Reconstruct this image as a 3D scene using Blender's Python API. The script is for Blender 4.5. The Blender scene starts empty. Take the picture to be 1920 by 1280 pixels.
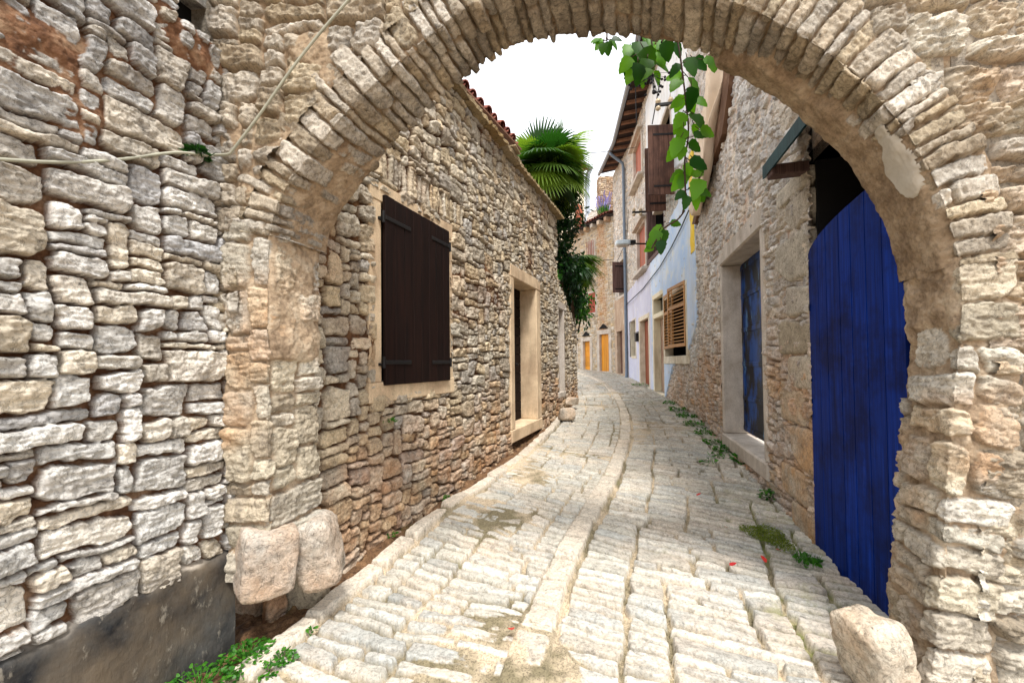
import bpy, bmesh, math, random
import numpy as np
from mathutils import Vector, Matrix
R = math.radians
C = bpy.context.scene
COL = C.collection
random.seed(7)

# ------------------------------------------------------------------ camera
FPX, EYE, PITCH, ROLL, SHIFT = 760.0, 1.5, R(1.2), 0.0106, 0.0125
cd = bpy.data.cameras.new('camera'); cam = bpy.data.objects.new('camera', cd); COL.objects.link(cam)
cd.sensor_width = 36; cd.lens = FPX*36/1920; cd.shift_y = SHIFT
cd.clip_start = 0.05; cd.clip_end = 500
cam.location = (0, 0, EYE); cam.rotation_euler = (R(90)+PITCH, ROLL, 0)
C.camera = cam
C.render.resolution_x, C.render.resolution_y = 1024, 682

# ------------------------------------------------------------------ sky, sun, exposure
w = bpy.data.worlds.new('World'); C.world = w; w.use_nodes = True
nt = w.node_tree; nt.nodes.clear()
sky = nt.nodes.new('ShaderNodeTexSky'); sky.sky_type = 'NISHITA'; sky.sun_disc = False
SUN_EL, SUN_AZ = R(63), R(166)
sky.sun_elevation = SUN_EL; sky.sun_rotation = SUN_AZ
sky.air_density = 1.0; sky.dust_density = 1.0; sky.ozone_density = 1.0
hs = nt.nodes.new('ShaderNodeHueSaturation'); hs.inputs['Saturation'].default_value = 0.25
cloud = nt.nodes.new('ShaderNodeMix'); cloud.data_type = 'RGBA'; cloud.inputs[0].default_value = 0.6; cloud.inputs[7].default_value = (6.4, 6.5, 6.7, 1)   # even cloud cover
bg = nt.nodes.new('ShaderNodeBackground'); bg.inputs['Strength'].default_value = 0.105
wo = nt.nodes.new('ShaderNodeOutputWorld')
nt.links.new(sky.outputs[0], hs.inputs['Color']); nt.links.new(hs.outputs[0], cloud.inputs[6]); nt.links.new(cloud.outputs[2], bg.inputs['Color']); nt.links.new(bg.outputs[0], wo.inputs['Surface'])
sd = bpy.data.lights.new('sun', 'SUN'); sun = bpy.data.objects.new('sun', sd); COL.objects.link(sun)
sd.energy = 1.5; sd.angle = R(14); sd.color = (1.0, 0.975, 0.94)
# direction to the sun: azimuth measured clockwise from +Y
sdir = Vector((math.sin(SUN_AZ)*math.cos(SUN_EL), math.cos(SUN_AZ)*math.cos(SUN_EL), math.sin(SUN_EL)))
sun.rotation_euler = sdir.to_track_quat('Z', 'Y').to_euler()
C.view_settings.view_transform = 'Standard'; C.view_settings.look = 'None'
C.view_settings.gamma = 1; C.view_settings.exposure = 1.78
C.render.engine = 'CYCLES'
C.cycles.max_bounces = 6; C.cycles.diffuse_bounces = 3; C.cycles.transparent_max_bounces = 8

# ------------------------------------------------------------------ projection maths (used to survey the place)
_rx = R(90)+PITCH
_M = (Matrix.Rotation(ROLL, 3, 'Y') @ Matrix.Rotation(_rx, 3, 'X'))
def ray(px, py):
    v = Vector(((px-960)/FPX, -(py-(640+SHIFT*1920))/FPX, -1.0))
    v = _M @ v
    return v / v.y                                   # scaled so that y = 1 (depth)
def at(px, py, d):
    r = ray(px, py); return Vector((r.x*d, d, EYE+r.z*d))
def zg(y):                                            # street level, rising away from the arch
    y = np.asarray(y, float)
    t = np.clip(y-3.0, 0, None)
    z = 0.06*t*t/(t+0.25)
    return np.minimum(z, 1.3)
def ground_pt(px, py):
    r = ray(px, py); y = 1.0
    lo, hi = 0.8, 40.0
    for _ in range(50):
        m = (lo+hi)/2
        if EYE + r.z*m > float(zg(m)): lo = m
        else: hi = m
    return Vector((r.x*lo, lo, float(zg(lo))))

# ------------------------------------------------------------------ noise
def _h(ix, iy, iz, seed):
    h = (ix.astype(np.int64)*73856093) ^ (iy.astype(np.int64)*19349663) ^ (iz.astype(np.int64)*83492791) ^ (seed*2654435761)
    h = h & 0xffffffff
    h = ((h ^ (h >> 15))*2246822519) & 0xffffffff
    h = ((h ^ (h >> 13))*3266489917) & 0xffffffff
    h = h ^ (h >> 16)
    return h.astype(np.float64)/4294967295.0*2-1
def vn2(x, y, seed=0):
    xi = np.floor(x); yi = np.floor(y); fx = x-xi; fy = y-yi
    ux = fx*fx*(3-2*fx); uy = fy*fy*(3-2*fy); z = np.zeros_like(xi)
    a = _h(xi, yi, z, seed); b = _h(xi+1, yi, z, seed); c = _h(xi, yi+1, z, seed); d = _h(xi+1, yi+1, z, seed)
    return (a*(1-ux)+b*ux)*(1-uy)+(c*(1-ux)+d*ux)*uy
def fbm2(x, y, seed=0, o=4, g=0.5):
    r = 0; a = 1; n = 0
    for k in range(o):
        r = r + a*vn2(x*2**k+17.3*k, y*2**k+9.1*k, seed+k); n += a; a *= g
    return r/n
def vn3(x, y, z, seed=0):
    xi = np.floor(x); yi = np.floor(y); zi = np.floor(z); fx = x-xi; fy = y-yi; fz = z-zi
    ux = fx*fx*(3-2*fx); uy = fy*fy*(3-2*fy); uz = fz*fz*(3-2*fz)
    r = 0
    for dx, wx in ((0, 1-ux), (1, ux)):
        for dy, wy in ((0, 1-uy), (1, uy)):
            for dz, wz in ((0, 1-uz), (1, uz)):
                r = r + wx*wy*wz*_h(xi+dx, yi+dy, zi+dz, seed)
    return r
def fbm3(p, f, seed=0, o=4, g=0.5):
    r = 0; a = 1; n = 0
    for k in range(o):
        s = f*2**k
        r = r + a*vn3(p[:, 0]*s+3.1*k, p[:, 1]*s+5.7*k, p[:, 2]*s+1.3*k, seed+k); n += a; a *= g
    return r/n
def sstep(a, b, x):
    t = np.clip((x-a)/(b-a), 0, 1); return t*t*(3-2*t)

# ------------------------------------------------------------------ objects
def tag(o, label=None, cat=None, group=None, kind=None):
    if label: o['label'] = label
    if cat: o['category'] = cat
    if group: o['group'] = group
    if kind: o['kind'] = kind
    return o
def thing(name, label, cat, loc=(0, 0, 0), group=None):
    o = bpy.data.objects.new(name, None); COL.objects.link(o); o.location = loc
    o.empty_display_size = 0.2
    return tag(o, label, cat, group)
def root_loc(p):
    v = Vector((0, 0, 0))
    while p is not None:
        v += Vector(p.location); p = p.parent
    return v
def link(name, me, mats, parent=None):
    if not isinstance(mats, (list, tuple)): mats = [mats]
    for m in mats: me.materials.append(m)
    o = bpy.data.objects.new(name, me); COL.objects.link(o)
    if parent is not None:
        me.transform(Matrix.Translation(-root_loc(parent))); o.parent = parent
    return o
def smooth(me, on=True):
    me.polygons.foreach_set('use_smooth', np.full(len(me.polygons), on))
def arr_mesh(name, V, F, col=None):
    me = bpy.data.meshes.new(name)
    me.vertices.add(len(V)); me.vertices.foreach_set('co', np.asarray(V, np.float32).ravel())
    n = len(F); k = F.shape[1]
    me.loops.add(n*k); me.polygons.add(n)
    me.polygons.foreach_set('loop_start', np.arange(0, n*k, k)); me.loops.foreach_set('vertex_index', F.ravel().astype(np.int32))
    me.update(calc_edges=True)
    if col is not None:
        a = me.color_attributes.new('Col', 'FLOAT_COLOR', 'POINT'); a.data.foreach_set('color', np.asarray(col, np.float32).ravel())
    me.validate()
    return me
def grid_obj(name, P, col, mat, parent=None, keep=None, flip=False):
    nv, nu, _ = P.shape
    idx = np.arange(nv*nu).reshape(nv, nu)
    F = np.stack([idx[:-1, :-1], idx[:-1, 1:], idx[1:, 1:], idx[1:, :-1]], -1).reshape(-1, 4)
    if keep is not None: F = F[keep.ravel()]
    if flip: F = F[:, ::-1]
    used = np.zeros(nv*nu, bool); used[F.ravel()] = True
    rm = np.cumsum(used)-1
    me = arr_mesh(name, P.reshape(-1, 3)[used], rm[F], col.reshape(-1, 4)[used] if col is not None else None)
    smooth(me)
    return link(name, me, mat, parent)
class MB:
    """collects shapes, then builds ONE mesh object"""
    def __init__(s): s.v = []; s.f = []; s.n = 0; s.mi = []; s.c = []
    def add(s, V, F, mi=0, c=None):
        o = s.n; V = [tuple(x) for x in V]; s.v += V; s.n += len(V)
        s.f += [tuple(i+o for i in f) for f in F]; s.mi += [mi]*len(F)
        s.c += [c if c is not None else (random.random(), random.random(), 1, random.random())]*len(V)
    def box(s, M, a, b, mi=0, bev=0.0):
        (x0, y0, z0), (x1, y1, z1) = a, b
        if bev > 0:
            e = min(bev, (x1-x0)*.4, (y1-y0)*.4, (z1-z0)*.4)
            bm = bmesh.new(); bmesh.ops.create_cube(bm, size=1)
            for v in bm.verts: v.co = Vector((x0+(v.co.x+.5)*(x1-x0), y0+(v.co.y+.5)*(y1-y0), z0+(v.co.z+.5)*(z1-z0)))
            bmesh.ops.bevel(bm, geom=bm.edges[:], offset=e, segments=1, affect='EDGES')
            bm.verts.index_update(); V = [M @ v.co for v in bm.verts]; F = [[v.index for v in f.verts] for f in bm.faces]; bm.free()
            s.add(V, F, mi); return
        V = [M @ Vector(p) for p in ((x0, y0, z0), (x1, y0, z0), (x1, y1, z0), (x0, y1, z0), (x0, y0, z1), (x1, y0, z1), (x1, y1, z1), (x0, y1, z1))]
        s.add(V, [(0, 3, 2, 1), (4, 5, 6, 7), (0, 1, 5, 4), (1, 2, 6, 5), (2, 3, 7, 6), (3, 0, 4, 7)], mi)
    def tube(s, pts, r, seg=8, mi=0, caps=True):
        pts = [Vector(p) for p in pts]; n = len(pts); V = []; F = []
        rr = r if isinstance(r, (list, tuple)) else [r]*n
        up = Vector((0, 0, 1)); prev = None
        for i, p in enumerate(pts):
            t = (pts[min(i+1, n-1)]-pts[max(i-1, 0)]).normalized()
            a = t.cross(up if prev is None and abs(t.z) < .95 else (Vector((1, 0, 0)) if prev is None else prev.cross(t))) if prev is None else (prev-t*prev.dot(t))
            a.normalize(); prev = a; b = t.cross(a)
            for k in range(seg):
                q = 2*math.pi*k/seg; V.append(p+(a*math.cos(q)+b*math.sin(q))*rr[i])
        for i in range(n-1):
            for k in range(seg):
                k2 = (k+1) % seg; F.append((i*seg+k, i*seg+k2, (i+1)*seg+k2, (i+1)*seg+k))
        if caps: F.append(tuple(range(seg))[::-1]); F.append(tuple((n-1)*seg+k for k in range(seg)))
        s.add(V, F, mi)
    def build(s, name, mats, parent=None, sm=False, col=True):
        me = bpy.data.meshes.new(name); me.from_pydata(s.v, [], s.f); me.update()
        me.polygons.foreach_set('material_index', s.mi)
        if col:
            a = me.color_attributes.new('Col', 'FLOAT_COLOR', 'POINT'); a.data.foreach_set('color', np.asarray(s.c, np.float32).ravel())
        if sm: smooth(me)
        return link(name, me, mats, parent)

# ------------------------------------------------------------------ materials
def lin(c):
    return tuple((x/255/12.92 if x/255 <= .04045 else ((x/255+.055)/1.055)**2.4) for x in c)+(1,)
class NT:
    def __init__(s, name):
        s.m = bpy.data.materials.new(name); s.m.use_nodes = True; s.t = s.m.node_tree
        s.b = s.t.nodes['Principled BSDF']; s.out = s.t.nodes['Material Output']
        s.b.inputs['Specular IOR Level'].default_value = 0.25
    def n(s, typ, **kw):
        o = s.t.nodes.new('ShaderNode'+typ)
        for k, v in kw.items(): setattr(o, k, v)
        return o
    def set(s, sock, v):
        if hasattr(v, 'is_linked') or isinstance(v, bpy.types.NodeSocket): s.t.links.new(v, sock)
        else: sock.default_value = v
    def coords(s):
        return s.n('TexCoord').outputs['Object']
    def scale(s, vec, sc):
        o = s.n('VectorMath', operation='MULTIPLY'); s.set(o.inputs[0], vec); o.inputs[1].default_value = sc; return o.outputs[0]
    def noise(s, sc, det=4, rough=.55, vec=None, dist=0):
        o = s.n('TexNoise'); o.inputs['Scale'].default_value = sc; o.inputs['Detail'].default_value = det
        o.inputs['Roughness'].default_value = rough; o.inputs['Distortion'].default_value = dist
        s.set(o.inputs['Vector'], vec if vec is not None else s.coords()); return o.outputs['Fac']
    def ramp(s, fac, stops, interp='LINEAR'):
        o = s.n('ValToRGB'); o.color_ramp.interpolation = interp; e = o.color_ramp.elements
        while len(e) < len(stops): e.new(0.5)
        for k, (p, c) in enumerate(stops):
            e[k].position = p; e[k].color = c if isinstance(c, tuple) else (c, c, c, 1)
        s.set(o.inputs[0], fac); return o.outputs[0]
    def mix(s, f, a, b, mode='MIX'):
        o = s.n('Mix', data_type='RGBA', blend_type=mode); s.set(o.inputs[0], f); s.set(o.inputs[6], a); s.set(o.inputs[7], b); return o.outputs[2]
    def math(s, op, a, b=0.0, clamp=False):
        o = s.n('Math', operation=op); o.use_clamp = clamp; s.set(o.inputs[0], a); s.set(o.inputs[1], b); return o.outputs[0]
    def attr(s):
        o = s.n('Attribute'); o.attribute_name = 'Col'; q = s.n('SeparateColor'); s.t.links.new(o.outputs['Color'], q.inputs[0])
        return q.outputs[0], q.outputs[1], q.outputs[2], o.outputs['Alpha']
    def bump(s, h, st=.5, dist=.01, prev=None):
        o = s.n('Bump'); o.inputs['Strength'].default_value = st; o.inputs['Distance'].default_value = dist
        s.set(o.inputs['Height'], h)
        if prev is not None: s.set(o.inputs['Normal'], prev)
        return o.outputs[0]
    def done(s, col, rough=.85, nrm=None, spec=None, metal=None):
        s.set(s.b.inputs['Base Color'], col); s.set(s.b.inputs['Roughness'], rough)
        if nrm is not None: s.set(s.b.inputs['Normal'], nrm)
        if spec is not None: s.b.inputs['Specular IOR Level'].default_value = spec
        if metal is not None: s.b.inputs['Metallic'].default_value = metal
        return s.m
def stone_mat(name, pal, mortar, grime=(96, 94, 92), grime_amt=.5, stain=(170, 110, 55), bump=1.0, vein=None):
    """col attribute: R,G per-stone random, B stone/mortar mask, A stain amount (painted shade on the arch soffit)"""
    t = NT(name); r1, r2, mk, al = t.attr()
    n = len(pal)
    base = t.ramp(r1, [((k+.5)/n, lin(c)) for k, c in enumerate(pal)])
    v = t.ramp(r2, [(0, .78), (1, 1.16)])
    base = t.mix(1.0, base, v, 'MULTIPLY')
    nb = t.noise(5.5, 6, .6)
    tone = t.ramp(nb, [(.3, lin((150, 138, 120))), (.5, lin((225, 220, 210))), (.72, lin((255, 250, 240)))])
    base = t.mix(.55, base, t.mix(1.0, base, tone, 'MULTIPLY'))
    ng = t.ramp(t.noise(9, 8, .68), [(.50, 0.0), (.68, 1.0)])
    ng2 = t.ramp(t.noise(1.3, 4, .6), [(.38, 0.0), (.66, 1.0)])
    gm = t.math('MULTIPLY', t.math('MULTIPLY', ng, ng2), grime_amt)
    base = t.mix(gm, base, lin(grime))
    ns = t.ramp(t.noise(3.2, 6, .65), [(.32, 0.0), (.62, 1.0)])
    base = t.mix(t.math('MULTIPLY', t.math('MULTIPLY', al, ns), .85), base, t.mix(.8, base, lin(stain), 'MIX'))
    fine = t.noise(70, 6, .7)
    base = t.mix(1.0, base, t.ramp(fine, [(.28, .62), (.5, 1.0), (.75, 1.18)]), 'MULTIPLY')
    pits = t.ramp(t.noise(34, 5, .75), [(.30, .45), (.39, 1.0)])
    base = t.mix(.8, base, t.mix(1.0, base, pits, 'MULTIPLY'))
    crk = t.noise(13, 6, .62, None, 1.2); crk = t.math('ABSOLUTE', t.math('SUBTRACT', crk, .5))
    base = t.mix(.75, base, t.mix(1.0, base, t.ramp(crk, [(.0, .35), (.022, 1.0)]), 'MULTIPLY'))
    blot = t.ramp(t.noise(17, 8, .72), [(.33, .62), (.47, 1.0), (.66, 1.14)])
    base = t.mix(1.0, base, blot, 'MULTIPLY')
    mc = t.ramp(t.noise(7, 7, .65), [(.3, lin(mortar[0])), (.5, lin(mortar[1])), (.7, lin(mortar[2]))])
    mc = t.mix(1.0, mc, t.ramp(t.noise(45, 6, .7), [(.3, .6), (.55, 1.05)]), 'MULTIPLY')
    col = t.mix(mk, mc, base)
    b1 = t.bump(t.noise(26, 8, .66), .8*bump, .02)
    b2 = t.bump(t.noise(120, 5, .7), .8*bump, .006, b1)
    return t.done(col, .92, b2, .15)
LIME = [(206, 200, 190), (186, 178, 166), (214, 208, 198), (196, 182, 158), (170, 166, 162), (208, 196, 174)]
M = {}
M['left_wall'] = stone_mat('pale_rubble', [(228, 227, 224), (214, 211, 206), (236, 234, 230), (222, 211, 192), (200, 201, 204), (230, 221, 205)],
                           [(70, 46, 34), (118, 84, 60), (172, 144, 116)], grime=(104, 102, 104), grime_amt=.75, stain=(104, 103, 104))
M['pier'] = stone_mat('pier_limestone', [(210, 204, 190), (196, 186, 170), (218, 213, 203), (186, 173, 153), (206, 196, 176)],
                      [(116, 96, 76), (174, 152, 126), (206, 190, 166)], grime=(110, 104, 100), grime_amt=.7, stain=(186, 146, 106))
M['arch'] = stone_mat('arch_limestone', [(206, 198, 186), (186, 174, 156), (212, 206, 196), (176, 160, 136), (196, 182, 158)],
                      [(116, 96, 76), (158, 136, 110), (186, 166, 140)], grime=(88, 86, 84), grime_amt=.8, stain=(88, 76, 64))  # stain holds the dark tone of the shade painted on the soffit
M['house'] = stone_mat('house_rubble', [(216, 208, 192), (200, 190, 174), (222, 210, 188), (206, 186, 156), (192, 188, 182), (214, 197, 168)],
                       [(64, 44, 32), (98, 68, 46), (140, 106, 76)], grime=(104, 98, 92), grime_amt=.6, stain=(176, 112, 50))
M['right'] = stone_mat('mortared_rubble', [(222, 220, 217), (208, 204, 200), (232, 230, 227), (220, 208, 190), (196, 194, 193)],
                       [(184, 140, 112), (218, 202, 184), (232, 227, 220)], grime=(128, 124, 120), grime_amt=.3, stain=(190, 136, 78))
M['far'] = stone_mat('far_rubble', [(212, 206, 196), (196, 184, 164), (220, 214, 204), (206, 184, 148), (186, 178, 168)],
                     [(176, 146, 112), (196, 174, 144), (206, 190, 168)], grime=(130, 124, 116), grime_amt=.5, stain=(186, 126, 66))
M['block'] = stone_mat('quoin_stone', [(198, 190, 176), (208, 200, 188), (190, 178, 158)], [(150, 120, 92)]*3, grime=(120, 114, 108), grime_amt=.6, stain=(196, 142, 78))
M['boulder'] = stone_mat('guard_stone', [(204, 202, 200), (210, 206, 200), (206, 200, 190)], [(150, 120, 92)]*3, grime=(70, 70, 74), grime_amt=.75, stain=(196, 136, 66), bump=1.3)
M['slab'] = stone_mat('cornice_slab', [(176, 160, 130), (162, 144, 112), (186, 172, 146)], [(110, 90, 66)]*3, grime=(96, 88, 76), grime_amt=.6, stain=(150, 118, 70))
def dressed(name, c, c2, streak=.4):
    t = NT(name); v = t.coords()
    n1 = t.noise(3, 6, .6); n2 = t.noise(9, 5, .6, t.scale(v, (1, 1, .18)))
    col = t.mix(t.ramp(n1, [(.35, 0.0), (.65, 1.0)]), lin(c), lin(c2))
    col = t.mix(streak, col, t.mix(1.0, col, t.ramp(n2, [(.3, .55), (.55, 1.08)]), 'MULTIPLY'))
    col = t.mix(1.0, col, t.ramp(t.noise(90, 5, .7), [(.3, .72), (.6, 1.08)]), 'MULTIPLY')
    return t.done(col, .88, t.bump(t.noise(130, 4, .6), .35, .006, t.bump(t.noise(14, 5, .6), .3, .01)), .2)
M['frame_warm'] = dressed('warm_dressed_stone', (222, 198, 164), (190, 164, 134), .45)
M['frame_grey'] = dressed('grey_dressed_stone', (206, 196, 184), (176, 164, 150), .4)
M['frame_pale'] = dressed('pale_dressed_stone', (222, 212, 192), (200, 186, 160), .4)
def wood(name, c1, c2, rough=.7, grain=(30, 30, 1.6), spec=.25, wear=None, wamt=.0):
    t = NT(name); r1, r2, _, _ = t.attr(); v = t.coords()
    g = t.noise(1.0, 7, .62, t.scale(v, grain)); g2 = t.noise(1.0, 4, .5, t.scale(v, (grain[0]*4, grain[1]*4, grain[2]*2)))
    col = t.mix(t.ramp(g, [(.32, 0.0), (.68, 1.0)]), lin(c1), lin(c2))
    col = t.mix(1.0, col, t.ramp(r1, [(0, .84), (1, 1.16)]), 'MULTIPLY')
    col = t.mix(1.0, col, t.ramp(g2, [(.3, .75), (.65, 1.12)]), 'MULTIPLY')
    if wear: col = t.mix(t.math('MULTIPLY', t.ramp(t.noise(2.2, 7, .7), [(.46, 0.0), (.62, 1.0)]), wamt), col, lin(wear))
    return t.done(col, rough, t.bump(g, .35, .006, t.bump(g2, .25, .003)), spec)
M['dark_wood'] = wood('dark_stained_wood', (18, 10, 8), (34, 18, 13), .72, spec=.12)
M['brown_wood'] = wood('weathered_brown_wood', (74, 50, 42), (116, 84, 70), .7, spec=.2, wear=(52, 34, 28), wamt=.6)
M['grey_wood'] = wood('grey_brown_wood', (72, 54, 50), (108, 84, 78), .8)
M['orange_wood'] = wood('orange_painted_wood', (150, 78, 52), (176, 98, 68), .6)
M['red_wood'] = wood('red_painted_wood', (140, 60, 42), (160, 76, 56), .6)
M['yellow_wood'] = wood('yellow_varnished_wood', (206, 132, 34), (230, 162, 62), .5)
M['door_wood'] = wood('red_brown_wood', (120, 58, 32), (150, 78, 44), .55)
M['louvre_wood'] = wood('ochre_louvre_wood', (156, 106, 48), (188, 134, 70), .55)
M['pale_wood'] = wood('worn_pale_wood', (150, 120, 100), (182, 156, 134), .75, wear=(120, 74, 52), wamt=.7)
M['purple_wood'] = wood('dark_purple_wood', (46, 28, 44), (64, 42, 60), .6)
M['blue_gate'] = wood('deep_blue_paint', (4, 27, 88), (7, 50, 142), .6, grain=(26, 26, 1.2), spec=.1, wear=(4, 14, 56), wamt=.75)
def blue_worn():
    t = NT('worn_blue_paint'); v = t.coords()
    n = t.noise(3.4, 7, .66, t.scale(v, (1, 1, .6))); s2 = t.noise(9, 6, .65, t.scale(v, (1, 1, .3)))
    col = t.mix(t.ramp(n, [(.46, 0.0), (.58, 1.0)]), lin((8, 11, 22)), lin((18, 70, 142)))
    col = t.mix(t.ramp(s2, [(.6, 0.0), (.72, .8)]), col, lin((120, 170, 206)))
    return t.done(col, .5, t.bump(s2, .3, .006), .3)
M['blue_worn'] = blue_worn()
def plain(name, c, rough=.6, metal=0, spec=.3, var=.2, sc=12):
    t = NT(name); col = t.mix(1.0, lin(c), t.ramp(t.noise(sc, 5, .6), [(.3, 1-var), (.7, 1+var*.6)]), 'MULTIPLY')
    return t.done(col, rough, None, spec, metal)
M['iron'] = plain('black_iron', (22, 20, 20), .6)
M['zinc'] = plain('zinc_gutter', (150, 156, 164), .45, .3)
M['pipe'] = plain('grey_blue_pipe', (108, 120, 134), .45, .1)
M['cable_white'] = plain('pale_cable', (156, 154, 136), .6)
M['cable'] = plain('black_cable', (24, 24, 26), .6)
M['lamp_white'] = plain('lamp_housing', (206, 216, 222), .4)
M['glass'] = plain('dark_window_glass', (26, 28, 32), .12, 0, .6)
M['dark'] = plain('dark_interior', (22, 20, 19), .9)
M['ceramic'] = plain('brown_ceramic', (190, 170, 140), .3)
M['tile'] = wood('clay_tile', (116, 64, 54), (150, 92, 76), .85, grain=(8, 8, 8))
M['teal_plank'] = wood('teal_board', (18, 44, 48), (32, 68, 70), .6)
M['timber'] = wood('soffit_timber', (110, 76, 58), (146, 108, 86), .8, grain=(6, 30, 6))
M['dark_timber'] = wood('dark_rafter', (40, 28, 24), (62, 44, 36), .8, grain=(6, 30, 6))
M['cloth'] = plain('cream_cloth', (228, 208, 184), .9, 0, .1, .12, 5)
def plinth():
    t = NT('black_render'); v = t.coords()
    n = t.noise(4.2, 8, .68); n2 = t.noise(2, 5, .6); n3 = t.noise(18, 6, .7, t.scale(v, (1, 1, .45)))
    col = t.mix(t.ramp(n, [(.40, 0.0), (.66, 1.0)]), lin((26, 28, 32)), lin((80, 78, 74)))
    col = t.mix(t.ramp(n2, [(.5, 0.0), (.7, .75)]), col, lin((104, 90, 72)))
    col = t.mix(t.ramp(n3, [(.60, 0.0), (.68, .6)]), col, lin((150, 142, 128)))
    r1, r2, mk, al = t.attr()
    col = t.mix(mk, lin((196, 184, 168)), col)
    return t.done(col, .85, t.bump(n3, .5, .012, t.bump(t.noise(80, 5, .7), .4, .006)), .2)
M['plinth'] = plinth()
def plaster(name, c1, c2, c3, dirt=(150, 140, 128), dscale=(1, 1, .22), amt=.5):
    t = NT(name); v = t.coords()
    n = t.noise(.9, 6, .62); n2 = t.noise(2.2, 6, .65, t.scale(v, dscale))
    col = t.mix(t.ramp(n, [(.36, 0.0), (.62, 1.0)]), lin(c1), lin(c2))
    col = t.mix(t.ramp(t.noise(2.6, 7, .7), [(.52, 0.0), (.66, .8)]), col, lin(c3))
    col = t.mix(t.math('MULTIPLY', t.ramp(n2, [(.48, 0.0), (.72, 1.0)]), amt), col, lin(dirt))
    return t.done(col, .9, t.bump(t.noise(16, 6, .6), .4, .012, t.bump(t.noise(90, 4, .6), .3, .004)), .15)
M['blue_plaster'] = plaster('pale_blue_limewash', (168, 192, 222), (204, 214, 228), (222, 220, 210), (196, 186, 164))
M['lilac_plaster'] = plaster('lilac_grey_limewash', (186, 186, 204), (200, 200, 214), (208, 206, 210), (176, 170, 170))
M['white_plaster'] = plaster('white_limewash', (222, 226, 230), (232, 230, 226), (206, 202, 196), (190, 184, 176))
M['brown_plaster'] = plaster('brown_render', (186, 164, 142), (170, 146, 124), (200, 184, 164), (120, 90, 70), amt=.6)
M['yellow_plaster'] = plaster('yellow_limewash', (226, 184, 44), (232, 196, 70), (222, 200, 130), (214, 196, 150))
M['cream_plaster'] = plaster('cream_limewash', (222, 210, 180), (228, 216, 190), (204, 194, 168), (150, 132, 104), amt=.7)
def leaf_mat(name, c1, c2, tr=.45, rough=.45):
    t = NT(name); r1, r2, _, _ = t.attr()
    col = t.mix(r1, lin(c1), lin(c2))
    t.set(t.b.inputs['Base Color'], col); t.b.inputs['Roughness'].default_value = rough; t.b.inputs['Specular IOR Level'].default_value = .3
    tl = t.n('BsdfTranslucent'); t.set(tl.inputs[0], t.mix(1.0, col, (1.5, 1.6, .6, 1), 'MULTIPLY'))
    mx = t.n('MixShader'); mx.inputs[0].default_value = tr
    t.t.links.new(t.b.outputs[0], mx.inputs[1]); t.t.links.new(tl.outputs[0], mx.inputs[2]); t.t.links.new(mx.outputs[0], t.out.inputs[0])
    return t.m
M['vine_leaf'] = leaf_mat('vine_leaf', (22, 66, 14), (104, 160, 34), .55)
M['palm_leaf'] = leaf_mat('palm_leaf', (22, 62, 26), (112, 140, 46), .35)
M['tree_leaf'] = leaf_mat('dark_tree_leaf', (12, 38, 16), (34, 72, 26), .25)
M['weed_leaf'] = leaf_mat('weed_leaf', (30, 84, 20), (74, 128, 36), .35)
M['moss'] = leaf_mat('moss_grass', (74, 98, 34), (130, 138, 58), .3, .8)
M['dry_leaf'] = leaf_mat('red_dry_leaf', (170, 30, 36), (196, 60, 50), .2)
M['stem'] = plain('brown_stem', (66, 44, 32), .8)
M['bark'] = plain('palm_bark', (84, 66, 50), .9, 0, .1, .5, 20)
M['berry'] = plain('black_berry', (20, 18, 30), .4)
M['lavender'] = leaf_mat('lavender_flower', (128, 116, 176), (160, 150, 206), .2)

# ------------------------------------------------------------------ masonry
class Layout:
    """irregular rubble bond: rectangles of many sizes packed on a fine grid"""
    def __init__(s, W, H, cell, wr, hr, seed, align=.45, big=None, regions=None):
        rng = random.Random(seed); s.cell = cell
        s.nx = max(2, int(math.ceil(W/cell))); s.ny = max(2, int(math.ceil(H/cell)))
        s.map = np.full((s.ny, s.nx), -1, np.int32); s.r = []
        free = [[True]*s.nx for _ in range(s.ny)]
        minw = max(1, int(wr[0]/cell)); minh = max(1, int(hr[0]/cell))
        for j in range(s.ny):
            i = 0; lasttop = None
            while i < s.nx:
                if not free[j][i]: i += 1; lasttop = None; continue
                run = 0
                while i+run < s.nx and free[j][i+run]: run += 1
                a = rng.random()
                W0, W1, H0, H1 = wr[0], wr[1], hr[0], hr[1]
                if big and a < big[0]: W0, W1, H0, H1 = big[1:]
                w_ = int(round((W0+(W1-W0)*rng.random()**1.3)/cell)); h_ = int(round((H0+(H1-H0)*rng.random()**1.3)/cell))
                w_ = max(1, w_); h_ = max(1, h_)
                if lasttop is not None and rng.random() < align and minh <= lasttop-j <= hr[1]/cell: h_ = lasttop-j
                if w_ > run: w_ = run
                if run-w_ < minw: w_ = run if run <= 1.5*wr[1]/cell else max(1, run//2)
                h_ = min(h_, s.ny-j)
                if h_ > 2.4*w_ and hr[1] < wr[1]: h_ = max(1, int(w_*1.6))
                if s.ny-(j+h_) < minh: h_ = s.ny-j
                k = len(s.r); s.r.append((i, j, w_, h_))
                for jj in range(j, j+h_):
                    for ii in range(i, i+w_): free[jj][ii] = False
                s.map[j:j+h_, i:i+w_] = k
                lasttop = j+h_; i += w_
        q = np.array(s.r, float)*cell
        s.cx = q[:, 0]+q[:, 2]/2; s.cy = q[:, 1]+q[:, 3]/2; s.hw = q[:, 2]/2; s.hh = q[:, 3]/2
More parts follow.
